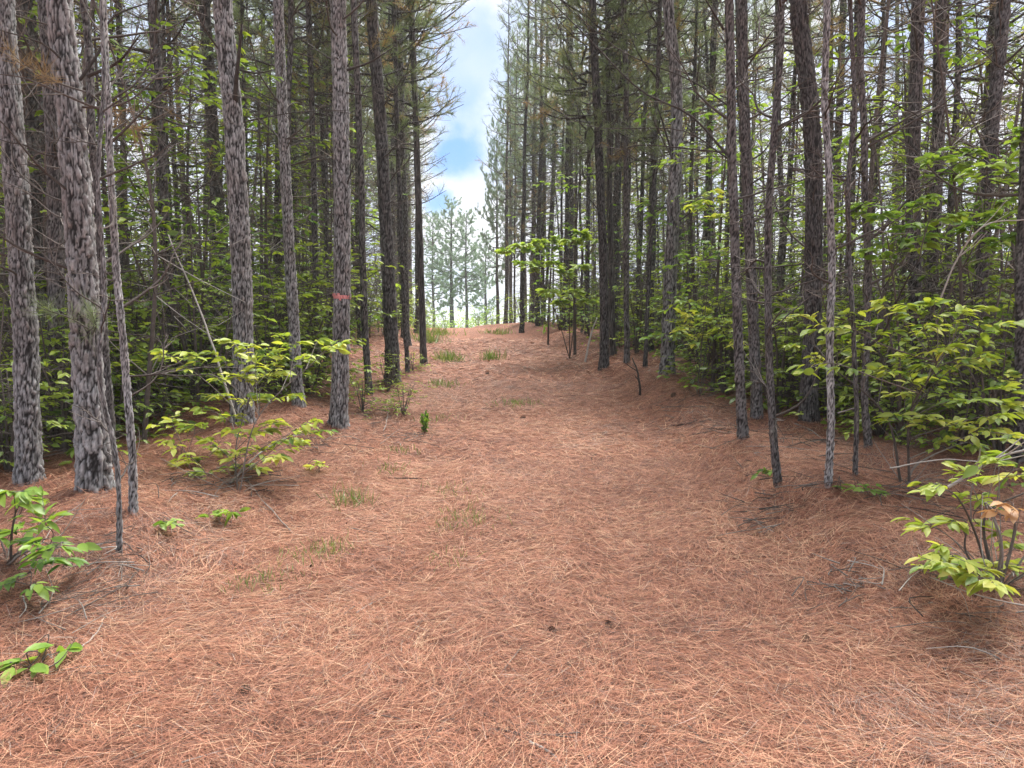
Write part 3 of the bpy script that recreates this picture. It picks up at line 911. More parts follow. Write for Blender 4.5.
# the pink ring, a part of its pine
def paint_ring():
    root, P, zs, Y, b = r7
    z = at(342, 297, Y).z - b.z
    tr = [c for c in root.children if c.name.startswith('trunk')][0]
    co = np.empty(len(tr.data.vertices) * 3, np.float32); tr.data.vertices.foreach_get('co', co)
    n = len(zs); G = co.reshape(n, -1, 3); seg = G.shape[1]
    rows = np.nonzero((zs > z - .05) & (zs < z + .05))[0]
    ctr = P[rows][:, None]
    A = np.broadcast_to(np.arange(seg) * 2 * math.pi / seg, (len(rows), seg))
    out = G[rows] - ctr; out[..., 2] = 0; out = unit(out)
    V = G[rows] + out * .004
    edge = .026 + .05 * vnoise(np.cos(A) * 5 + 3, np.sin(A) * 5, 71) * .5 + .02 * vnoise(A * 14, zs[rows][:, None] * 60 + A * 0, 72)
    mid = z + .018 * np.sin(A + 1)
    ok = (np.abs(zs[rows][:, None] - mid) < edge) & (vnoise(A * 12, zs[rows][:, None] * 90 + A * 0, 73) > -.30)
    F = []
    for i in range(len(rows) - 1):
        for j in range(seg):
            if ok[i, j]: F.append((i * seg + j, i * seg + (j + 1) % seg, (i + 1) * seg + (j + 1) % seg, (i + 1) * seg + j))
    mb = MB(); mb.add(V.reshape(-1, 3), np.array(F), RNG.random(len(rows) * seg))
    o = mb.build('paint_ring', M['paint'], root)
    o['label'] = 'faded pink paint band'


paint_ring()

# live needle sprays low on the two nearest left pines
def needle_spray(parent_b, pts, Y, k=26, W=.0028, var=.7, mat='needles', n=5, name='needle_spray', parent=None, seed=0):
    rng = np.random.default_rng(seed + 900)
    mb = MB()
    wp = [np.array(at(px, py, Y) - parent_b) for px, py in pts]
    Q = curve(wp, 8) if len(wp) > 2 else curve([wp[0], (wp[0] + wp[1]) / 2, wp[1]], 8)
    tube(mb, Q, np.linspace(.007, .003, 8), 4, .3, 0)
    TP, TD = [], []
    for i in range(n):
        a = rng.integers(3, 8)
        d = unit(unit(Q[min(a, 7)] - Q[a - 1]) + rng.normal(0, .7, 3))
        q = Q[a] + d * rng.uniform(.03, .16)
        tube(mb, [Q[a], q], [.003, .0025], 3, .3)
        TP.append(q); TD.append(d)
    TP.append(Q[-1]); TD.append(Q[-1] - Q[-2])
    tuft(mb, rng, np.array(TP), np.array(TD), k, .17, W, .6, var, 1)
    return mb.build(name, [M['dead'], M[mat]], parent)


rt, _, _, yt, bt = t2
needle_spray(bt, [(90, 330), (70, 318), (40, 308)], yt - .35, var=.55, parent=rt, seed=1)
needle_spray(bt, [(92, 335), (96, 325), (92, 315)], yt - .35, var=.85, parent=rt, seed=2)
needle_spray(bt, [(86, 92), (50, 80), (15, 60)], yt - .3, mat='needles_brown', parent=rt, seed=3, n=7)
needle_spray(bt, [(92, 95), (115, 115), (140, 130)], yt + .5, mat='needles_brown', parent=rt, seed=4, n=8)

# ------------------------------------------------------------------ the plantation behind: copies of a few pines
def bg_trunk_mesh(seed, H=PH, r=.115):
    rng = np.random.default_rng(seed)
    mb = MB()
    zs = np.concatenate([[-.3, 0, .15, .4], np.arange(1, H, .7)])
    wob = np.cumsum(rng.normal(0, .018, (len(zs), 2)), 0)
    P = np.column_stack([wob - wob[1], zs])
    R = np.interp(zs, [-.3, 0, .4, 6, H], [r * 1.35, r * 1.28, r, r * .8, .02])
    tube(mb, P, R, 12, .5)
    # broken off branches of the bare lower trunk
    for _ in range(30):
        z = rng.uniform(1.0, 8.0)
        az = rng.uniform(0, 6.28); el = rng.uniform(-.35, .5); L = rng.uniform(.25, 1.5)
        p0 = np.array([np.interp(z, zs, P[:, 0]), np.interp(z, zs, P[:, 1]), z])
        d = np.array([math.cos(az) * math.cos(el), math.sin(az) * math.cos(el), math.sin(el)])
        Q = curve([p0, p0 + d * L * .5 + rng.normal(0, .05, 3), p0 + d * L + rng.normal(0, .12, 3)], 5)
        tube(mb, Q, np.linspace(.013, .004, 5), 3, .5, 1, False)
        for _ in range(3):
            a = rng.integers(1, 5); dd = unit(d + rng.normal(0, .7, 3))
            tube(mb, [Q[a], Q[a] + dd * rng.uniform(.15, .5)], [.005, .002], 3, .4, 1, False)
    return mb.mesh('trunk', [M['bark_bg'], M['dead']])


BG_TRUNKS = [bg_trunk_mesh(400 + k, PH, r) for k, r in enumerate((.10, .08, .115, .065, .09))]


def in_view(x, y, m=2.5):
    return y > 2 and abs(x) < .74 * y + m


def plant_pines():
    rng = np.random.default_rng(77)
    cand = []
    for side in (-1, 1):
        for row in range(9):
            y = 5.0 + rng.uniform(0, 1.5)
            while y < 50:
                off = 3.0 + row * 2.35 + rng.normal(0, .45)
                x = float(path_c(y)) + side * off
                yy = y
                y += rng.uniform(1.5, 2.9) * (.85 if row == 0 else 1)
                if row == 0 and yy < 15.5: continue
                if row == 1 and yy < 7.5: continue
                if side < 0 and yy > 38 and row > 2: continue
                if side > 0 and (row > 4 or (row > 0 and rng.random() < .44)): continue
                if side < 0 and (row > 6 or (row > 1 and rng.random() < .50)): continue
                cand.append((x, yy, side, row))
    out = []
    for x, y, side, row in cand:
        if not in_view(x, y): continue
        if y > 24 and 421 < 512 + FPX * x / y < 500: continue
        if any((x - a) ** 2 + (y - b) ** 2 < .95 for a, b in TREE_SPOTS): continue
        # keep close trees from standing square in front of the pines that line the path
        if y < 9 and abs(x) < 4.2: continue
        out.append((x, y, side, row))
        TREE_SPOTS.append((x, y))
    out.sort(key=lambda q: q[0] ** 2 + q[1] ** 2)
    out = out[:262]
    proto = {}
    for i, (x, y, side, row) in enumerate(out):
        k = rng.integers(0, len(BG_TRUNKS))
        s = rng.uniform(.82, 1.08)
        deep = row >= 2
        if side < 0:
            lab = ('pine with bare lower trunk deep in the wood left of the path', 'pines deep in the left wood') if deep else ('pine in the first rows along the left path edge further up', 'pines along the left edge')
        else:
            lab = ('pine with bare lower trunk deep in the wood right of the path', 'pines deep in the right wood') if deep else ('pine in the first rows along the right path edge further up', 'pines along the right edge')
        r = thing('pine_tree', (x, y, gz(x, y)), lab[0], 'tree', lab[1], rng.uniform(0, 6.28))
        r.scale = (s, s, s)
        r.rotation_euler[0] = rng.normal(0, .018); r.rotation_euler[1] = rng.normal(0, .018)
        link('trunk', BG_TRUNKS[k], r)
        link('crown', CROWNS[rng.integers(0, len(CROWNS))], r, (0, 0, 0), (0, 0, rng.uniform(0, 6.28)))
    print('background pines', len(out))


plant_pines()

ST = [bg_trunk_mesh(460 + k, 11.0, r) for k, r in enumerate((.042, .032, .05))]
SCR = [crown_mesh(470 + k, 11.0, 5.0, 1.1, 20, .007, None, .6) for k in range(2)]


def slender_pines():
    rng = np.random.default_rng(41)
    for side, cnt in ((-1, 42), (1, 60)):
        sd = 'left' if side < 0 else 'right'
        m = 0
        for _ in range(2000):
            if m >= cnt: break
            y = 9 + 26 * rng.random(); x = float(path_c(y)) + side * (2.9 + 5.5 * rng.random() ** 1.3)
            if y < 14 and abs(x) < 3.3: continue
            if not in_view(x, y, .1): continue
            if y > 24 and 421 < 512 + FPX * x / y < 500: continue
            if any((x - a) ** 2 + (y - b) ** 2 < .3 for a, b in TREE_SPOTS): continue
            TREE_SPOTS.append((x, y)); m += 1
            r = thing('slender_pine', (x, y, gz(x, y)), f'thin young pine stem crowded among the {sd} pines', 'young pine', f'thin pine stems in the {sd} wood', rng.uniform(0, 6.28))
            r.rotation_euler[0] = rng.normal(0, .03); r.rotation_euler[1] = rng.normal(0, .03)
            s = rng.uniform(.8, 1.15); r.scale = (s, s, s)
            link('trunk', ST[rng.integers(0, 3)], r); link('crown', SCR[rng.integers(0, 2)], r, (0, 0, 0), (0, 0, rng.uniform(0, 6.28)))


slender_pines()

# two pale pines standing free beyond the crest, with thinner ones beside them
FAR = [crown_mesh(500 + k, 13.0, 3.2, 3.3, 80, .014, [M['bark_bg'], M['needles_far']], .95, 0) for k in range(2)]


def far_trunk(seed, H, r):
    rng = np.random.default_rng(seed); mb = MB()
    zs = np.linspace(-1, H, 14)
    P = np.column_stack([np.cumsum(rng.normal(0, .03, (14, 2)), 0), zs])
    tube(mb, P, np.linspace(r * 1.2, .03, 14), 10, .5)
    return mb.mesh('trunk', [M['bark_bg']])


FT = [far_trunk(3, 12.8, .22), far_trunk(4, 12.8, .17)]
for px, Y, s, k, lab in ((452, 66, 1.0, 0, 'haze paled pine standing free beyond the crest, left of a pair'),
                         (467, 64, .88, 1, 'shorter haze paled pine beyond the crest, right of a pair'),
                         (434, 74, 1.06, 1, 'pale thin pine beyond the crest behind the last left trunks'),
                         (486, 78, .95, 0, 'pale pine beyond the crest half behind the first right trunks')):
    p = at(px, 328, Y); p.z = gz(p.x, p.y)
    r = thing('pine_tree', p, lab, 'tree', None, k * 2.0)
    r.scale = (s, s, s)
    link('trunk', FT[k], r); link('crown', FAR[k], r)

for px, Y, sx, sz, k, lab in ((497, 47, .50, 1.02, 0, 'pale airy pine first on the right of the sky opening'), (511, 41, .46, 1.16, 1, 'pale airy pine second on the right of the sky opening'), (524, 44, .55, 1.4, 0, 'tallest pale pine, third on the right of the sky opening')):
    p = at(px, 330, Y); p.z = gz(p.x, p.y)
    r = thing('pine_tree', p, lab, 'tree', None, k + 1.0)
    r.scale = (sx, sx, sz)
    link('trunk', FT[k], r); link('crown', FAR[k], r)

# ------------------------------------------------------------------ broadleaf understory
def foliage_tree(seed, H, spread, nleaf, leaf, mats, stems=1, low=.2, name='foliage', flat=.35):
    """small broadleaf tree: forked stem, near-horizontal twigs, leaves in flat layered sprays"""
    rng = np.random.default_rng(seed)
    st, lf = MB(), MB()
    LP, LD, LN, LV = [], [], [], []
    for s in range(stems):
        az = rng.uniform(0, 6.28); lean = rng.uniform(.02, .16) if stems == 1 else rng.uniform(.1, .4)
        top = np.array([math.cos(az) * lean * H, math.sin(az) * lean * H, H * rng.uniform(.85, 1)])
        P = curve([np.array([0, 0, -.1]), top * .5 + rng.normal(0, .06 * H / 3, 3), top], 16)
        r0 = .008 + .006 * H
        tube(st, P, np.linspace(r0, .004, 16), 6, rng.uniform(.3, .6))
        nb = int(9 * H ** .8) if stems == 1 else int(7 * H ** .8)
        for b in range(nb):
            u = rng.uniform(low, 1)
            q0 = P[min(15, int(u * 15))]
            a2 = rng.uniform(0, 6.28)
            L = spread * (1.15 - .65 * u) * rng.uniform(.5, 1.2)
            d = np.array([math.cos(a2), math.sin(a2), rng.uniform(0, .45)])
            Q = curve([q0, q0 + d * L * .5, q0 + d * L + np.array([0, 0, -.12 * L])], 7)
            tube(st, Q, np.linspace(.003 + .003 * L, .0018, 7), 4, .4, 0, False)
            ns = max(2, int(L * 5))
            bv = np.clip(rng.normal(.5, .2), 0, 1)
            for t in range(ns):
                k = rng.integers(2, 7)
                dd = unit(np.array([d[0], d[1], 0]) + rng.normal(0, .8, 3) * np.array([1, 1, .25]))
                l2 = rng.uniform(.1, .38) * (0.6 + .4 * spread)
                e = Q[k] + dd * l2
                tube(st, [Q[k], e], [.002, .0012], 3, .4, 0, False)
                m = rng.integers(3, 7)
                for w in range(m):
                    f = 1 if w < 2 else rng.uniform(.2, 1)
                    side = unit(dd + np.cross(dd, [0, 0, 1]) * rng.choice([-1, 1]) * rng.uniform(.2, 1.3) + np.array([0, 0, rng.uniform(-.3, .12)]))
                    LP.append(Q[k] + dd * l2 * f); LD.append(side); LV.append(bv + rng.normal(0, .13))
    n = len(LP)
    if n > nleaf:
        sel = rng.permutation(n)[:nleaf]
        LP, LD, LV = [LP[i] for i in sel], [LD[i] for i in sel], [LV[i] for i in sel]; n = nleaf
    LN = unit(np.array([0, 0, 1.0]) + rng.normal(0, flat, (n, 3)))
    scatter(lf, LEAF_V, LEAF_F, np.array(LP), np.array(LD), LN, leaf * rng.uniform(.6, 1.2, n), None, np.clip(LV, 0, 1), 0, rng.normal(-.08, .1, n))
    return st.mesh('stem', M['dead']), lf.mesh('foliage', mats)


UND = [foliage_tree(600 + k, H, sp, 4200, lf, M['leaf_mid'], 1, .12) for k, (H, sp, lf) in enumerate(((6.0, 1.7, .115), (4.6, 1.5, .105), (7.2, 1.7, .115), (3.2, 1.3, .10)))]
LOWS = [foliage_tree(650 + k, H, sp, 1500, lf, M['leaf_mid'], ns, .05) for k, (H, sp, lf, ns) in enumerate(((1.4, .75, .09, 6), (.9, .65, .085, 7), (2.0, .85, .10, 6)))]
BRIGHT = [foliage_tree(680 + k, H, sp, 3800, .115, M['leaf_fresh'], 1, .2) for k, (H, sp) in enumerate(((5.0, 1.4), (3.4, 1.2)))]


def leafy(name, pair, loc, label, group, s=1.0, rz=0.0, cat='tree', stem='trunk'):
    r = thing(name, loc, label, cat, group, rz)
    r.scale = (s, s, s)
    link(stem, pair[0], r); link('foliage', pair[1], r)
    return r


def understory():
    rng = np.random.default_rng(91)
    n = {-1: 0, 1: 0}
    for side, cnt, lows in ((-1, 72, 120), (1, 62, 105)):
        sd = 'left' if side < 0 else 'right'
        for i in range(cnt * 12):
            if n[side] >= cnt: break
            y = 8 + 26 * rng.random() ** 1.3
            x = float(path_c(y)) + side * (4.4 + 11 * rng.random() ** 1.2)
            if not in_view(x, y, .5): continue
            n[side] += 1
            leafy('understory_tree', UND[rng.integers(0, 4)], (x, y, gz(x, y)), f'small broadleaf tree filling the understory deep among the {sd} pines', f'understory trees in the {sd} wood', rng.uniform(.85, 1.35 if side < 0 else 1.15), rng.uniform(0, 6.28))
        m = 0
        for i in range(lows * 12):
            if m >= lows: break
            y = 6.0 + 24 * rng.random() ** 1.35
            x = float(path_c(y)) + side * (3.15 + 7.5 * rng.random() ** 1.6)
            if y < 8.5 and abs(x) < 3.9: continue
            if y > 12 and abs(x - float(path_c(y))) < 3.6: continue
            if not in_view(x, y, .3): continue
            m += 1
            leafy('leafy_shrub', LOWS[rng.integers(0, 3)], (x, y, gz(x, y)), f'low dark green shrub between the {sd} trunks', f'low shrubs under the {sd} pines', rng.uniform(.8, 1.3), rng.uniform(0, 6.28), 'shrub', 'stem')


understory()

for px, py, Y, k, s, lab in ((175, 425, 8.9, 0, 1.0, 'low shrub behind the left end of the yellow green shrub'), (212, 430, 9.3, 1, 1.2, 'low shrub just left of the stub branched pine foot'),
                             (275, 420, 9.6, 0, .9, 'low shrub between the stub branched and the slender grey pine feet'), (62, 470, 7.6, 1, 1.1, 'low shrub between the feet of the two nearest left trunks'),
                             (148, 450, 8.0, 1, 1.1, 'low shrub behind the thin bare young pine foot'), (312, 412, 10.4, 1, 1.1, 'low shrub left of the pink ringed pine foot'),
                             (880, 440, 7.6, 0, .8, 'low shrub behind the slim dark pine at right'), (902, 445, 7.3, 1, 1.1, 'low shrub left of the dark pine behind the yellow shrub'),
                             (955, 455, 6.6, 0, .8, 'low shrub in the shade under the big leaved yellow shrub'), (1000, 470, 6.3, 1, 1.2, 'low shrub beside the dark pine cut by the right edge'),
                             (785, 410, 9.6, 1, 1.2, 'low shrub behind the bent young pine'), (722, 388, 11.6, 0, .9, 'low shrub left of the narrow dark pine')):
    p = at(px, py, Y)
    leafy('leafy_shrub', LOWS[k], (p.x, p.y, gz(p.x, p.y)), lab, None, s, px * .3 + py, 'shrub', 'stem')

# bright saplings that reach towards the path
for px, py, Y, k, s, lab in ((575, 352, 17.5, 0, 1.15, 'bright lime leafed sapling leaning out over the right edge far up the path'),
                             (548, 348, 21, 1, 1.25, 'smaller lime leafed sapling behind the leaning bright sapling'),
                             (712, 400, 10.5, 0, .95, 'lime green sapling between the stout grey pine and the narrow dark pine'),
                             (700, 385, 13.5, 0, 1.3, 'taller fresh green sapling behind the stout grey pine'),
                             (640, 368, 17, 1, 1.0, 'fresh green sapling glimpsed between the two slim right pines'),
                             (205, 430, 11, 0, 1.2, 'fresh green sapling left of the stub branched pine'),
                             (130, 440, 9.5, 0, 1.25, 'fresh green sapling behind the thin bare young pine'),
                             (270, 415, 12.5, 0, 1.25, 'fresh green sapling between the stub branched and slender grey pines'),
                             (20, 470, 8.5, 0, 1.3, 'fresh green sapling at the left edge behind the first trunk'),
                             (890, 430, 9.5, 0, 1.15, 'fresh green sapling behind the slim poles at right'),
                             (1000, 450, 8.2, 1, 1.0, 'fresh green sapling at the right edge behind the slanting pine'),
                             (960, 420, 10.5, 1, 1.1, 'fresh green sapling between the leaning and slanting dark pines'),
                             (60, 430, 11.5, 0, 1.3, 'tall bright green sapling between the two nearest left trunks'),
                             (165, 420, 14, 0, 1.45, 'tall bright sapling far back between the thin bare pine and the stub branched pine'),
                             (200, 440, 8.6, 1, .8, 'lower bright sapling just left of the stub branched pine'),
                             (325, 400, 16, 0, 1.2, 'bright green sapling glimpsed left of the pink ringed pine'),
                             (360, 395, 17, 1, 1.2, 'small bright sapling between the ringed pine and the flared pine'),
                             (690, 390, 12, 1, .9, 'low bright sapling close behind the stout grey pine'),
                             (725, 385, 14.5, 0, 1.1, 'bright sapling seen between the two narrow dark pines at right'),
                             (795, 420, 11, 1, 1.2, 'bright sapling left of the thickest dark right pine'),
                             (845, 420, 10.8, 0, 1.0, 'bright sapling between the lichen pole and the thinnest pole'),
                             (1010, 430, 9.8, 1, 1.2, 'low bright sapling farthest back at the right edge')):
    p = at(px, py, Y)
    leafy('young_tree', BRIGHT[k], (p.x, p.y, gz(p.x, p.y)), lab, None, s, px * .7 + py)

# ------------------------------------------------------------------ near shrubs, shaped from their visible sprays
def spray_shrub(name, base_px, tips, leaf, label, mat, Yb=None, seed=0, whorl=6, along=5, cat='shrub', var=.6, stem_r=.008, droop=.1, extra_twigs=6, stems=3):
    rng = np.random.default_rng(2000 + seed)
    b = hit(*base_px) if Yb is None else at(base_px[0], base_px[1], Yb)
    b.z = gz(b.x, b.y)
    root = thing(name, b, label, cat)
    st, lf = MB(), MB()
    LP, LD, LV, LL = [], [], [], []
    B = np.array([0, 0, -.03])
    T = [np.array(at(*t) - b) for t in tips]
    # a few main stems rise from the foot; every spray grows from the nearest of them
    order = list(rng.permutation(len(T)))
    lead = [order[0]]
    while len(lead) < min(stems, len(T)):
        lead.append(max(range(len(T)), key=lambda i: min(np.linalg.norm(T[i] - T[j]) for j in lead)))
    mains = []
    for i in lead:
        p = T[i]; h = max(p[2], .08)
        mid = np.array([p[0] * .28, p[1] * .28, h * .5 + .02]) + rng.normal(0, .04, 3)
        k2 = np.array([p[0] * .68, p[1] * .68, h * .88]) + rng.normal(0, .04, 3)
        mains.append(curve([B + rng.normal(0, .02, 3) * np.array([1, 1, 0]), mid, k2, p], 24))
        tube(st, mains[-1], np.linspace(stem_r, .002, 24), 6, rng.uniform(.3, .7))
    for p in T:
        best = None
        for mn in mains:
            dd_ = np.linalg.norm(mn[3:22] - p, axis=1) + 1.6 * np.maximum(mn[3:22, 2] - p[2] + .05, 0)
            k = int(dd_.argmin())
            if best is None or dd_[k] < best[0]: best = (dd_[k], mn[max(3 + k - 3, 2)])
        s0 = best[1]; v = p - s0
        P = curve([s0, s0 + v * .4 + np.array([0, 0, .05 * np.linalg.norm(v)]) + rng.normal(0, .02, 3), s0 + v * .75 + np.array([0, 0, .06 * np.linalg.norm(v)]) + rng.normal(0, .015, 3), p], 16)
        Lv = float(np.linalg.norm(v))
        tube(st, P, np.linspace(min(stem_r * .6, .002 + .004 * Lv), .0015, 16), 5, rng.uniform(.3, .7))
        bv = var + rng.normal(0, .13)
        d = unit(P[-1] - P[-3]); d[2] *= .3; d = unit(d)
        for w in range(whorl):
            a = rng.uniform(-1.9, 1.9)
            s = np.cross(d, [0, 0, 1])
            LP.append(P[-1] - d * rng.uniform(0, .05)); LD.append(unit(d * math.cos(a) + s * math.sin(a) + np.array([0, 0, rng.uniform(-.3, .15)])))
            LV.append(bv + rng.normal(0, .1)); LL.append(rng.uniform(.5, 1.2))
        for w in range(along):
            k = rng.integers(8, 15)
            dd = unit(P[k + 1] - P[k]); dd[2] *= .3
            s = np.cross(dd, [0, 0, 1]) * rng.choice([-1, 1])
            tw = unit(dd * .6 + s + rng.normal(0, .2, 3) * np.array([1, 1, .4])); l2 = rng.uniform(.03, .16)
            e = P[k] + tw * l2
            tube(st, [P[k], e], [.0022, .0012], 3, .5, 0, False)
            for q in range(3):
                a = rng.uniform(-1.3, 1.3); s2 = np.cross(tw, [0, 0, 1])
                LP.append(e - tw * rng.uniform(0, l2 * .5)); LD.append(unit(tw * math.cos(a) + s2 * math.sin(a) + np.array([0, 0, rng.uniform(-.3, .1)])))
                LV.append(bv + rng.normal(0, .12)); LL.append(rng.uniform(.35, 1.05))
    # bare grey twigs without leaves
    for _ in range(extra_twigs):
        d = unit(rng.normal(0, 1, 3) * np.array([1, 1, .3]) + np.array([0, 0, .7])); L = rng.uniform(.25, .7)
        P = curve([B, d * L * .5 + rng.normal(0, .03, 3), d * L + rng.normal(0, .08, 3)], 8)
        tube(st, P, np.linspace(.004, .0015, 8), 4, rng.uniform(.6, 1))
    n = len(LP)
    N = unit(np.array([0, 0, 1.0]) + rng.normal(0, .40, (n, 3)))
    LV = np.where(rng.random(n) < .12, rng.random(n) * .4, np.array(LV) + rng.normal(0, .1, n))
    scatter(lf, LEAF_V, LEAF_F, np.array(LP), np.array(LD), N, leaf * np.array(LL), None, np.clip(LV, 0, 1), 0, rng.normal(-droop, .1, n))
    st.build('stem', M['dead'], root)
    lf.build('foliage', M[mat], root)
    return root


rs = np.random.default_rng(3)


def jit(lst, y0, y1):
    return [(px, py, rs.uniform(y0, y1)) for px, py in lst]


spray_shrub('leafy_shrub', (240, 492), jit([(160, 350), (188, 353), (212, 352), (318, 340), (332, 345), (300, 342), (272, 352), (255, 362), (285, 372), (240, 375), (262, 395), (222, 378), (200, 408), (230, 415), (185, 425), (325, 430), (305, 428), (280, 422), (262, 432), (240, 430), (205, 440), (170, 455), (152, 466), (190, 458), (218, 450), (300, 440), (178, 470), (150, 475), (165, 440), (195, 425), (215, 470), (240, 450), (262, 448), (283, 440), (318, 420), (295, 395), (250, 345), (275, 335), (310, 355), (230, 340), (265, 375), (245, 400), (215, 395), (285, 355), (170, 420), (205, 462), (228, 432)], 5.9, 7.0) + jit([(200, 472), (225, 478), (258, 468), (162, 478), (280, 455), (240, 465), (185, 462), (212, 482)], 6.0, 6.5), .118,
            'yellow green shrub in layered sprays before the stub branched pine', 'leaf_yellow', seed=1, whorl=7, along=6, var=.68, stem_r=.006)
spray_shrub('leafy_shrub', (10, 640), jit([(8, 492), (25, 500), (45, 515), (10, 530), (35, 540), (62, 548), (20, 560), (48, 575), (75, 560), (5, 580), (30, 590)], 3.4, 4.2), .105,
            'green big leaved shrub spilling in at the left edge', 'leaf_fresh', Yb=3.9, seed=2, whorl=7, along=7, var=.7, stems=4)
spray_shrub('seedling', (40, 668), [(45, 645, 3.1), (20, 660, 3.05), (58, 652, 3.15), (5, 668, 3.0), (28, 668, 3.0)], .115,
            'bright green seedling with broad leaves at the lower left edge', 'leaf_fresh', seed=3, whorl=4, along=0, cat='seedling', var=.75, stem_r=.003, extra_twigs=1)
spray_shrub('leafy_shrub', (905, 492), jit([(800, 315), (812, 330), (795, 345), (830, 318), (850, 312), (818, 355), (842, 340), (862, 345), (800, 372), (880, 300), (905, 305), (935, 302), (960, 310), (985, 308), (1005, 322), (925, 325), (950, 330), (975, 338), (895, 330), (870, 325), (940, 350), (905, 355), (965, 360), (990, 355), (1010, 372), (885, 372), (910, 380), (935, 378), (900, 392), (880, 366), (955, 395), (985, 400), (1012, 405), (930, 365), (1000, 388), (930, 415), (960, 425), (990, 430), (1015, 435), (945, 440), (1005, 415), (975, 445), (895, 415)], 4.6, 5.8), .118,
            'big leaved yellow shrub spreading at eye level before dark pines', 'leaf_yellow', Yb=5.6, seed=4, whorl=7, along=6, var=.62, stem_r=.011)
spray_shrub('leafy_shrub', (1000, 600), jit([(930, 485), (918, 525), (940, 545), (955, 560), (975, 572), (945, 575), (990, 585), (1012, 598), (965, 470), (985, 462), (1005, 455), (1015, 475), (975, 500), (1000, 530), (1018, 545), (950, 520), (930, 560), (1005, 565)], 3.1, 3.9), .108,
            'low sprawling yellow green bush with grey twigs at the lower right', 'leaf_yellow', Yb=3.6, seed=5, whorl=6, along=5, var=.55, extra_twigs=22, stems=4)
spray_shrub('withered_sprig', (1000, 560), [(1005, 503, 3.3), (996, 512, 3.3), (1012, 510, 3.3)], .085, 'orange withered leaf spray in the lower right bush', 'leaf_orange', Yb=3.5, seed=6, whorl=5, along=0, cat='sprig', var=.6, extra_twigs=2)
spray_shrub('leafy_shrub', (905, 470), jit([(860, 205), (880, 215), (905, 205), (930, 195), (950, 170), (970, 150), (985, 165), (1010, 160), (1020, 190), (990, 200), (960, 215), (930, 235), (900, 240), (870, 250), (985, 240), (1015, 235), (1018, 130), (850, 235), (940, 150), (915, 225), (975, 225), (1000, 215)], 5.8, 7.2), .14,
            'green leaf layers of a tall shrub hanging across the dark right trunks', 'leaf_fresh', Yb=6.8, seed=7, whorl=8, along=12, var=.65, stem_r=.014)
spray_shrub('leafy_shrub', (700, 400), jit([(690, 205), (705, 200), (715, 190), (720, 215), (688, 315), (702, 308), (715, 318), (725, 305), (680, 330), (700, 335), (720, 330), (735, 345)], 9.4, 10.4), .14,
            'sparse lime leaf sprays left of the narrow dark pine', 'leaf_yellow', Yb=10, seed=8, whorl=7, along=9, var=.75)
spray_shrub('leafy_shrub', (570, 352), jit([(505, 250), (515, 245), (528, 248), (540, 240), (555, 238), (570, 240), (582, 232), (520, 262), (535, 265), (550, 262), (565, 270), (585, 265), (545, 290), (560, 300), (575, 290), (590, 300), (600, 240)], 14.5, 17), .20,
            'bright lime canopy of a slender bush overhanging the path far right', 'leaf_fresh', Yb=17, seed=9, whorl=14, along=26, var=.95, stem_r=.014)
for (px, py, tips, lf, lab, mat, sd) in (
        (225, 524, [(218, 515), (232, 516), (226, 512)], .10, 'small bright seedling on the needles below the yellow green shrub', 'leaf_fresh', 20),
        (170, 532, [(166, 522), (174, 520)], .09, 'pale green seedling beside the thin bare young pine foot', 'leaf_fresh', 21),
        (316, 472, [(312, 466), (322, 464), (318, 462)], .10, 'small yellowish seedling on the left bank below the ringed pine', 'leaf_yellow', 22),
        (862, 494, [(856, 488), (870, 489), (864, 485)], .09, 'seedling at the foot of the thinnest right pole', 'leaf_fresh', 23),
        (841, 492, [(838, 486), (845, 484)], .08, 'seedling between the lichen pole and the thinnest pole', 'leaf_fresh', 24),
        (766, 478, [(762, 470), (770, 472)], .09, 'seedling just left of the bent young pine', 'leaf_fresh', 25),
        (898, 440, [(890, 432), (905, 436), (915, 442)], .12, 'dim seedling in the shade behind the right bank', 'leaf_fresh', 26),
        (460, 440, [(458, 434), (464, 434)], .0, '', '', 27)):
    if not mat: continue
    b = hit(px, py)
    spray_shrub('seedling', (px, py), [(a, c, b.y - .05) for a, c in tips], lf, lab, mat, seed=sd, whorl=5, along=1, cat='seedling', var=.6, stem_r=.0025, extra_twigs=0)
# leafy plants at the feet of the left pines further up
for (px, py, lab, s) in ((415, 415, 'dark green low plant between the ringed pine and the flared pine', .55), (455, 385, '', 0), (375, 412, 'low leafy plant at the foot of the slim dark left pine', .6), (400, 392, 'low leafy plant under the flared pine on the left edge', .5),
                         (425, 372, 'small leafy plant at the foot of the last left pine', .5)):
    if not lab: continue
    b = hit(px - 12, py)
    leafy('low_plant', LOWS[int(px) % 2], b, lab, None, s, px, 'plant', 'stem')

for px, Y, k, s in ((384, 21, 2, .8), (398, 24, 0, 1.1), (407, 28, 2, .8), (415, 33, 2, .8), (420, 26, 1, 1.0), (424, 37, 2, .8)):
    p = at(px, 345, Y)
    leafy('leafy_shrub', LOWS[k], (p.x, p.y, gz(p.x, p.y)), 'low shrub between the last left trunks before the crest', 'low shrubs at the far left edge', s, px, 'shrub', 'stem')
for px, Y, k, s in ((512, 38, 2, .8), (522, 33, 0, 1.1), (533, 35, 2, .9), (546, 29, 2, .8), (560, 25, 0, 1.1), (572, 27, 2, .9), (590, 20, 0, 1.1), (618, 18, 2, .8), (636, 15.5, 0, 1.1)):
    p = at(px, 345, Y)
    leafy('leafy_shrub', LOWS[k], (p.x, p.y, gz(p.x, p.y)), 'low shrub among the far right trunks before the crest', 'low shrubs at the far right edge', s, px, 'shrub', 'stem')

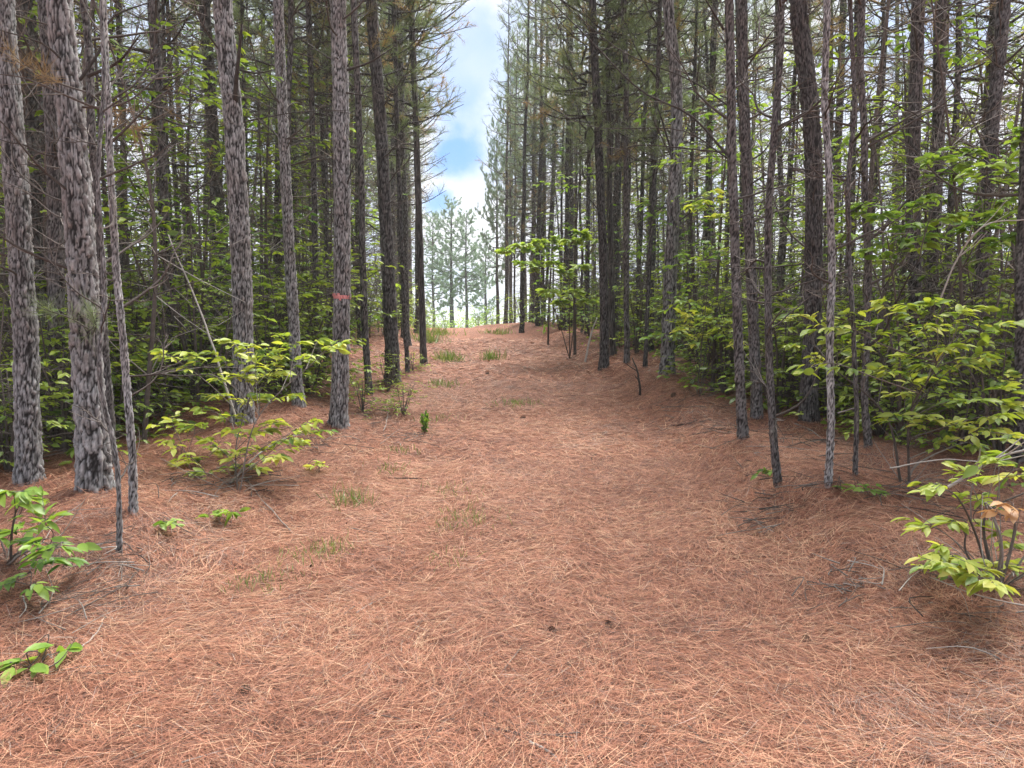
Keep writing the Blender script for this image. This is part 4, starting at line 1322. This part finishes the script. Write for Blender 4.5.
# ------------------------------------------------------------------ grass tufts and sprigs
def grass_tuft(px, py, n, h, r, label, seed, var=.6, sprig=False):
    rng = np.random.default_rng(3000 + seed)
    b = hit(px, py)
    mb = MB()
    q = rng.normal(0, r, (n, 2))
    P = np.column_stack([q, ground(q[:, 0] + b.x, q[:, 1] + b.y) - b.z])
    D = unit(np.column_stack([rng.normal(0, .45, (n, 2)), np.ones(n)]))
    scatter(mb, BLADE_V, BLADE_F, P, D, rdir(n, rng), h * rng.uniform(.45, 1.15, n), .0045 * rng.uniform(.7, 1.3, n) * max(1, b.y / 5), np.clip(rng.normal(var, .2, n), 0, 1), 0, rng.normal(0, .25, n))
    o = mb.build('grass_tuft', M['grass'])
    o.location = b
    tag(o, label, 'grass tuft')


grass_tuft(352, 502, 110, .16, .09, 'green grass tuft on the left side of the path below the ringed pine', 1, .5)
grass_tuft(330, 552, 110, .10, .10, 'thin pale grass patch on the lower left of the path', 2, .52)
grass_tuft(262, 588, 110, .09, .12, 'faint grass patch near the lower left seedlings', 3, .52)
grass_tuft(463, 522, 150, .10, .14, 'faint yellow grass patch in the middle of the path', 4, .52)
grass_tuft(449, 361, 170, .30, .17, 'wide grass tuft at the far left path edge', 5, .52)
grass_tuft(443, 386, 110, .15, .14, 'low grass patch on the left path edge below the wide tuft', 6, .52)
grass_tuft(491, 360, 130, .30, .13, 'grass tuft in the middle of the path near the crest', 7, .52)
grass_tuft(516, 404, 120, .10, .16, 'thin grass patch in the path middle beyond the sprig', 8, .52)
grass_tuft(455, 492, 60, .08, .14, 'sparse blades left of the path middle', 9, .52)
grass_tuft(402, 452, 60, .08, .10, 'sparse blades by a fallen twig left of the path', 10, .52)
grass_tuft(428, 343, 160, .5, .25, 'tall grass clump where the path meets the crest on the left', 11, .52)


grass_tuft(300, 560, 50, .09, .12, 'faint grass blades between the lower left seedlings and the path middle', 12, .52)
grass_tuft(390, 470, 60, .09, .12, 'faint grass blades on the left of the path above the dark short stick', 13, .52)
grass_tuft(452, 560, 40, .08, .10, 'few pale blades below the faint yellow grass patch', 14, .52)
grass_tuft(437, 420, 60, .09, .14, 'thin blades just right of the evergreen seedling', 15, .52)


grass_tuft(436, 335, 170, .42, .40, 'tallest pale weeds on the crest, left end of the opening', 30, .7)
grass_tuft(499, 334, 110, .32, .30, 'small weed clump on the crest by the first right trunks', 33, .7)


def green_sprig(px, py, h, label):
    rng = np.random.default_rng(55)
    b = hit(px, py); mb = MB()
    for s in range(4):
        d = unit(np.array([rng.normal(0, .22), rng.normal(0, .22), 1]))
        P = curve([np.zeros(3), d * h * .5, d * h * rng.uniform(.75, 1)], 8)
        tube(mb, P, np.linspace(.004, .002, 8), 4, .3)
        n = 46
        k = rng.integers(1, 8, n)
        D = unit(rdir(n, rng) + np.array([0, 0, .6]))
        scatter(mb, LEAF_V, LEAF_F, P[k], D, rdir(n, rng), .055 * rng.uniform(.6, 1.2, n), None, np.clip(rng.normal(.2, .12, n), 0, 1), 1)
    o = mb.build('evergreen_sprig', [M['dead'], M['leaf_fresh']])
    o.location = b
    tag(o, label, 'seedling')


green_sprig(425, 433, .26, 'small upright dark evergreen seedling alone on the left of the path')

# ------------------------------------------------------------------ sticks, cones, brush
def stick(pix, r, label, lift=.012, var=.6, forks=0, name='fallen_stick', seed=0, grp=None):
    rng = np.random.default_rng(4000 + seed)
    W = []
    for p in pix:
        if len(p) == 2:
            h = hit(*p); h.z += lift; W.append(np.array(h))
        else:
            W.append(np.array(at(*p)))
    b = W[0].copy()
    P = curve([w - b for w in W], 14)
    P += np.cumsum(rng.normal(0, .004, P.shape), 0) * np.array([1, 1, .4])
    mb = MB(); tube(mb, P, np.linspace(r, r * .5, 14), 7, var)
    for _ in range(forks):
        a = rng.integers(4, 12)
        d = unit(unit(P[a] - P[a - 1]) + rng.normal(0, .6, 3) * np.array([1, 1, .3])); l = rng.uniform(.08, .3)
        tube(mb, [P[a], P[a] + d * l * .5 + rng.normal(0, .01, 3), P[a] + d * l], [r * .5, r * .4, r * .25], 5, var)
    o = mb.build(name, M['dead']); o.location = b
    tag(o, label, 'stick', grp)


stick([(357, 616), (372, 606), (387, 598)], .006, 'short grey stick lying in the lower left of the path', var=.7)
stick([(480, 733), (505, 731), (534, 746)], .009, 'forked grey root piece showing through needles at the bottom', lift=.004, var=.5, forks=4, seed=2)
stick([(528, 748), (545, 757), (556, 768)], .007, 'thin grey stick below the forked root piece', var=.8, seed=3)
stick([(688, 728), (702, 742), (720, 757)], .005, 'dark thin stick at the bottom right of the root piece', var=.3, seed=4)
stick([(80, 652), (95, 636), (106, 620)], .005, 'pale stick on the needles right of the lower left seedling', var=.8, seed=5)
stick([(395, 480), (412, 481), (425, 481)], .009, 'dark short stick left of the path middle', var=.15, seed=6)
stick([(672, 427), (690, 424), (710, 416)], .010, 'dark long twig lying near the right path edge', var=.2, forks=2, seed=7)
stick([(597, 455), (592, 461), (602, 472)], .005, 'tiny dark twig in the path middle', var=.1, seed=8)
stick([(230, 490), (268, 452), (318, 432)], .010, 'long grey stick leaning along the left bank under the shrub', lift=.05, var=.7, forks=3, seed=9)
stick([(228, 455), (262, 500), (296, 535)], .007, 'grey stick sloping down the left bank', var=.7, seed=10)
stick([(380, 445), (405, 428), (420, 440)], .007, 'grey twig beside the evergreen seedling', var=.7, forks=4, seed=11)
stick([(383, 432), (388, 415), (386, 405)], .006, 'pale twig on the bank under the flared pine', var=.8, seed=12)
stick([(585, 362, 14.0), (591, 335, 14.2), (597, 318, 14.3)], .022, 'pale stick leaning upright against the brush by the straight dark pine', var=.95, seed=13, name='leaning_stick')
stick([(640, 395, 10.6), (638, 375, 10.6), (632, 358, 10.7)], .020, 'dark forked broken stub standing in the needles at right edge', var=.1, forks=3, seed=14, name='broken_stub')
stick([(648, 372), (656, 367), (664, 362)], .014, 'pale stick lying at the foot of the stout grey pine', var=.8, seed=15)
stick([(705, 398), (720, 393), (738, 388)], .012, 'pale stick lying left of the narrow dark pine foot', var=.8, seed=16)
stick([(236, 418, 6.9), (205, 330, 7.1), (165, 235, 7.4)], .013, 'long pale dead pole leaning left behind the yellow green shrub', var=.9, seed=17, name='leaning_pole')
stick([(795, 425), (812, 432), (828, 444)], .011, 'grey stick lying behind the lichen speckled pole', var=.75, forks=1, seed=18)
stick([(838, 413, 6.6), (850, 410, 6.5), (860, 407, 6.4)], .008, 'short broken twig jutting between the right poles', var=.8, seed=19)
stick([(948, 487, 3.7), (985, 462, 3.6), (1024, 448, 3.5)], .009, 'bare grey branch rising to the right edge above the low bush', var=.95, forks=4, seed=20, name='bare_branch')
stick([(890, 468, 4.3), (940, 460, 4.2), (985, 462, 4.1)], .005, 'thin grey twig reaching left from the low bush', var=.85, forks=2, seed=21, name='bare_branch')
stick([(940, 300, 5.6), (960, 255, 5.5), (985, 225, 5.4), (1024, 220, 5.3)], .007, 'twisted pale bare branch above the big leaved yellow shrub', var=.95, forks=6, seed=22, name='bare_branch')


def brush_heap(px, py, n, L, r, label, seed, var=.55):
    """a heap of small fallen twigs lying as one tangle"""
    rng = np.random.default_rng(5000 + seed); b = hit(px, py); mb = MB()
    for _ in range(n):
        q = rng.normal(0, r, 2); th = rng.uniform(0, 6.28); l = L * rng.uniform(.35, 1)
        d = np.array([math.cos(th), math.sin(th), rng.uniform(-.05, .3)])
        p = np.array([q[0], q[1], float(ground(b.x + q[0], b.y + q[1])) - b.z + rng.uniform(.005, .07)])
        P = curve([p - d * l * .5 * np.array([1, 1, .3]), p + rng.normal(0, .05, 3) * np.array([1, 1, .3]) + [0, 0, .02], p + d * l * .5], 7)
        tube(mb, P, np.linspace(.0036, .0012, 7) * rng.uniform(.6, 1.4), 4, np.clip(rng.normal(var * .7, .25), 0, 1))
    o = mb.build('twig_heap', M['dead']); o.location = b
    tag(o, label, 'twig heap')


brush_heap(775, 512, 46, .55, .17, 'tangled heap of dead twigs at the foot of the bent young pine', 1)
brush_heap(700, 405, 22, .7, .28, 'loose dead twigs near the right path edge before the narrow dark pine', 2, .3)
brush_heap(262, 482, 22, .5, .25, 'tangle of dead twigs under the yellow green shrub', 3, .6)
brush_heap(120, 572, 22, .4, .12, 'splay of grey rootlets at the foot of the thinnest left pole', 4, .85)
brush_heap(315, 446, 30, .6, .25, 'thin dead twigs on the left bank below the ringed pine', 9, .5)
brush_heap(200, 486, 34, .5, .22, 'dead twigs on the bank left of the yellow green shrub foot', 10, .5)
brush_heap(365, 418, 26, .7, .3, 'thin twigs along the bank between the ringed and flared pines', 11, .4)
brush_heap(722, 432, 26, .6, .28, 'thin twigs before the foot of the narrow dark pine', 12, .4)
brush_heap(800, 446, 34, .7, .3, 'dead twigs in front of the thickest dark right pine', 13, .5)
brush_heap(905, 500, 34, .6, .25, 'dead twigs under the big leaved yellow shrub', 14, .5)
brush_heap(405, 440, 20, .5, .2, 'loose twigs beside the evergreen seedling', 5, .6)
brush_heap(845, 590, 26, .3, .10, 'grey twig knot on the needle mound at lower right', 6, .75)
brush_heap(965, 600, 24, .6, .22, 'dead twigs under the low yellow green bush', 7, .7)
brush_heap(30, 600, 24, .6, .22, 'dead twigs under the left edge shrub', 8, .7)


def cone_mesh():
    mb = MB(); rng = np.random.default_rng(9)
    n = 90
    i = np.arange(n); t = (i + .5) / n
    a = i * 2.39996
    rad = .026 * np.sin(np.clip(t * 1.05 + .08, 0, 1) * math.pi) ** .7
    P = np.stack([t * .085 - .042, rad * .45 * np.cos(a), rad * .45 * np.sin(a)], -1)
    D = unit(np.stack([.45 + 0 * t, np.cos(a), np.sin(a)], -1))
    SV = np.array([[0, .25, 0], [0, -.25, 0], [.8, .5, .08], [.8, -.5, .08], [1, 0, -.1]])
    scatter(mb, SV, BLADE_F, P, D, np.tile([1.0, 0, 0], (n, 1)), .012 + rad * .5, .013, rng.uniform(.2, 1, n))
    tube(mb, [[-.04, 0, 0], [0, 0, 0], [.04, 0, 0]], [.008, .012, .004], 8, .1)
    return mb.mesh('pine_cone', M['cone'])


CONE = cone_mesh()
for (px, py, s, lab) in ((674, 397, 1.5, 'dark pine cone near the right path edge by the twigs'), (552, 633, .75, 'half buried pine cone in the lower middle of the path'), (609, 627, .65, 'small half buried pine cone right of the lower middle cone'),
                         (244, 694, .8, 'pine cone in a hollow at the lower left'), (806, 642, .7, 'pine cone sunk in needles on the lower right of the path'),
                         (523, 418, 1.0, 'dark pine cone in the path middle left of the twigs'), (487, 374, 1.2, 'dark pine cone far up the middle of the path')):
    b = hit(px, py)
    o = link('pine_cone', CONE, None, b + Vector((0, 0, .006 * s)), (px, .2, py), s)
    tag(o, lab, 'pine cone')

# bare grey saplings that fill the woods at eye height
def bare_sapling_mesh(seed, H):
    rng = np.random.default_rng(seed); mb = MB()
    P = curve([[0, 0, -.1], [rng.normal(0, .1), rng.normal(0, .1), H * .5], [rng.normal(0, .3), rng.normal(0, .3), H]], 14)
    tube(mb, P, np.linspace(.010 + .003 * H, .004, 14), 6, .5)
    for _ in range(int(14 * H)):
        k = rng.integers(2, 14); d = unit(rng.normal(0, 1, 3) * np.array([1, 1, .45]) + [0, 0, .25]); L = rng.uniform(.2, .9)
        Q = curve([P[k], P[k] + d * L * .5 + rng.normal(0, .05, 3), P[k] + d * L + rng.normal(0, .1, 3)], 5)
        tube(mb, Q, np.linspace(.006, .0018, 5), 3, rng.uniform(.2, .9), 0, False)
        for _ in range(3):
            a = rng.integers(1, 5); dd = unit(d + rng.normal(0, .7, 3))
            tube(mb, [Q[a], Q[a] + dd * rng.uniform(.1, .4)], [.003, .0012], 3, rng.uniform(.2, .9), 0, False)
    return mb.mesh('bare_sapling', M['dead'])


BS = [bare_sapling_mesh(700 + k, H) for k, H in enumerate((3.2, 2.2, 4.2, 1.4))]


def bare_saplings():
    rng = np.random.default_rng(17)
    for side, cnt in ((-1, 80), (1, 84)):
        sd = 'left' if side < 0 else 'right'
        m = 0
        for i in range(900):
            if m >= cnt: break
            y = 6 + 20 * rng.random() ** 1.2
            x = float(path_c(y)) + side * (3.4 + 7 * rng.random() ** 1.4)
            if y < 7 and abs(x) < 3.9: continue
            if not in_view(x, y, .2): continue
            m += 1
            o = link('bare_sapling', BS[rng.integers(0, 4)], None, (x, y, gz(x, y)), (rng.normal(0, .06), rng.normal(0, .06), rng.uniform(0, 6.28)), rng.uniform(.8, 1.25))
            tag(o, f'bare grey sapling with thin twigs among the {sd} trunks', 'sapling', f'bare saplings in the {sd} wood')


bare_saplings()

# ------------------------------------------------------------------ low growth on and beyond the crest
CREST = [foliage_tree(720 + k, H, sp, 1200, .14, M['leaf_fresh'], 5, .05) for k, (H, sp) in enumerate(((1.6, .9), (2.4, 1.1)))]
for px, Y, s, k, lab in ((428, 46, .8, 0, 'low bright bush on the crest at the left end of the opening'), (445, 56, .9, 1, 'bush beyond the crest under the pale pines, left one'), (462, 58, .8, 0, 'bush beyond the crest under the pale pines, middle one'),
                         (478, 54, .8, 1, 'bush beyond the crest under the pale pines, right one'), (492, 47, .9, 0, 'low bush on the crest at the right end of the opening')):
    p = at(px, 328, Y)
    leafy('leafy_shrub', CREST[k], (p.x, p.y, gz(p.x, p.y)), lab, None, s, px, 'shrub', 'stem')


def distant_wood():
    """far off woodland that reads as one mass behind the plantation"""
    rng = np.random.default_rng(8)
    mb = MB()
    n = 0
    C, Rr = [], []
    for side in (-1, 1):
        for _ in range(80):
            y = rng.uniform(20, 75); x = float(path_c(y)) + side * rng.uniform(27, 42) * (1 if y < 50 else rng.uniform(.45, 1.1))
            C.append((x, y)); Rr.append(rng.uniform(1.6, 3.0))
    for _ in range(60):
        y = rng.uniform(110, 170); C.append((rng.uniform(-34, 24), y)); Rr.append(rng.uniform(2.5, 4.5))
    for (x, y), r in zip(C, Rr):
        g = float(ground(x, y)); h = rng.uniform(3.0, 5.5) if y < 100 else rng.uniform(6, 9.5)
        tube(mb, [[x, y, g - .3], [x + .1, y, g + h * .5], [x, y, g + h * .9]], [.14, .1, .03], 5, .5, 0)
        m = 420
        u = rdir(m, rng) * rng.random((m, 1)) ** .4
        lump = 1 + .5 * vnoise(u[:, 0] * 2.5 + x, u[:, 2] * 2.5 + y, 4)
        P = np.array([x, y, g + h * .45]) + u * lump[:, None] * np.array([r, r, h * .5])
        scatter(mb, LEAF_V, LEAF_F, P, rdir(m, rng), rdir(m, rng), rng.uniform(.25, .5, m), None, np.clip(rng.normal(.5, .25, m), 0, 1), 1)
    o = mb.build('distant_wood', [M['bark_bg'], M['leaf_mid']])
    tag(o, 'mass of far off green woodland behind the pines', 'woodland', kind='stuff')


distant_wood()


# ------------------------------------------------------------------ the air: far trees fade towards pale blue
def haze():
    m = bpy.data.materials.new('pale_air'); m.use_nodes = True
    nt = m.node_tree; nt.nodes.clear()
    out = nt.nodes.new('ShaderNodeOutputMaterial')
    v = nt.nodes.new('ShaderNodeVolumePrincipled')
    v.inputs['Color'].default_value = (.90, .95, 1.0, 1)
    v.inputs['Density'].default_value = HAZE
    v.inputs['Anisotropy'].default_value = .2
    nt.links.new(v.outputs[0], out.inputs['Volume'])
    x, y0, y1, z0, z1 = 245, -165, 405, -22, 24
    V = [(-x, y0, z0), (x, y0, z0), (x, y1, z0), (-x, y1, z0), (-x, y0, z1), (x, y0, z1), (x, y1, z1), (-x, y1, z1)]
    F = [(3, 2, 1, 0), (4, 5, 6, 7), (0, 1, 5, 4), (1, 2, 6, 5), (2, 3, 7, 6), (3, 0, 4, 7)]
    me = bpy.data.meshes.new('haze'); me.from_pydata(V, [], F); me.materials.append(m)
    o = bpy.data.objects.new('haze', me); COL.objects.link(o)
    tag(o, 'thin pale blue air between the pines', 'haze', kind='stuff')


haze()
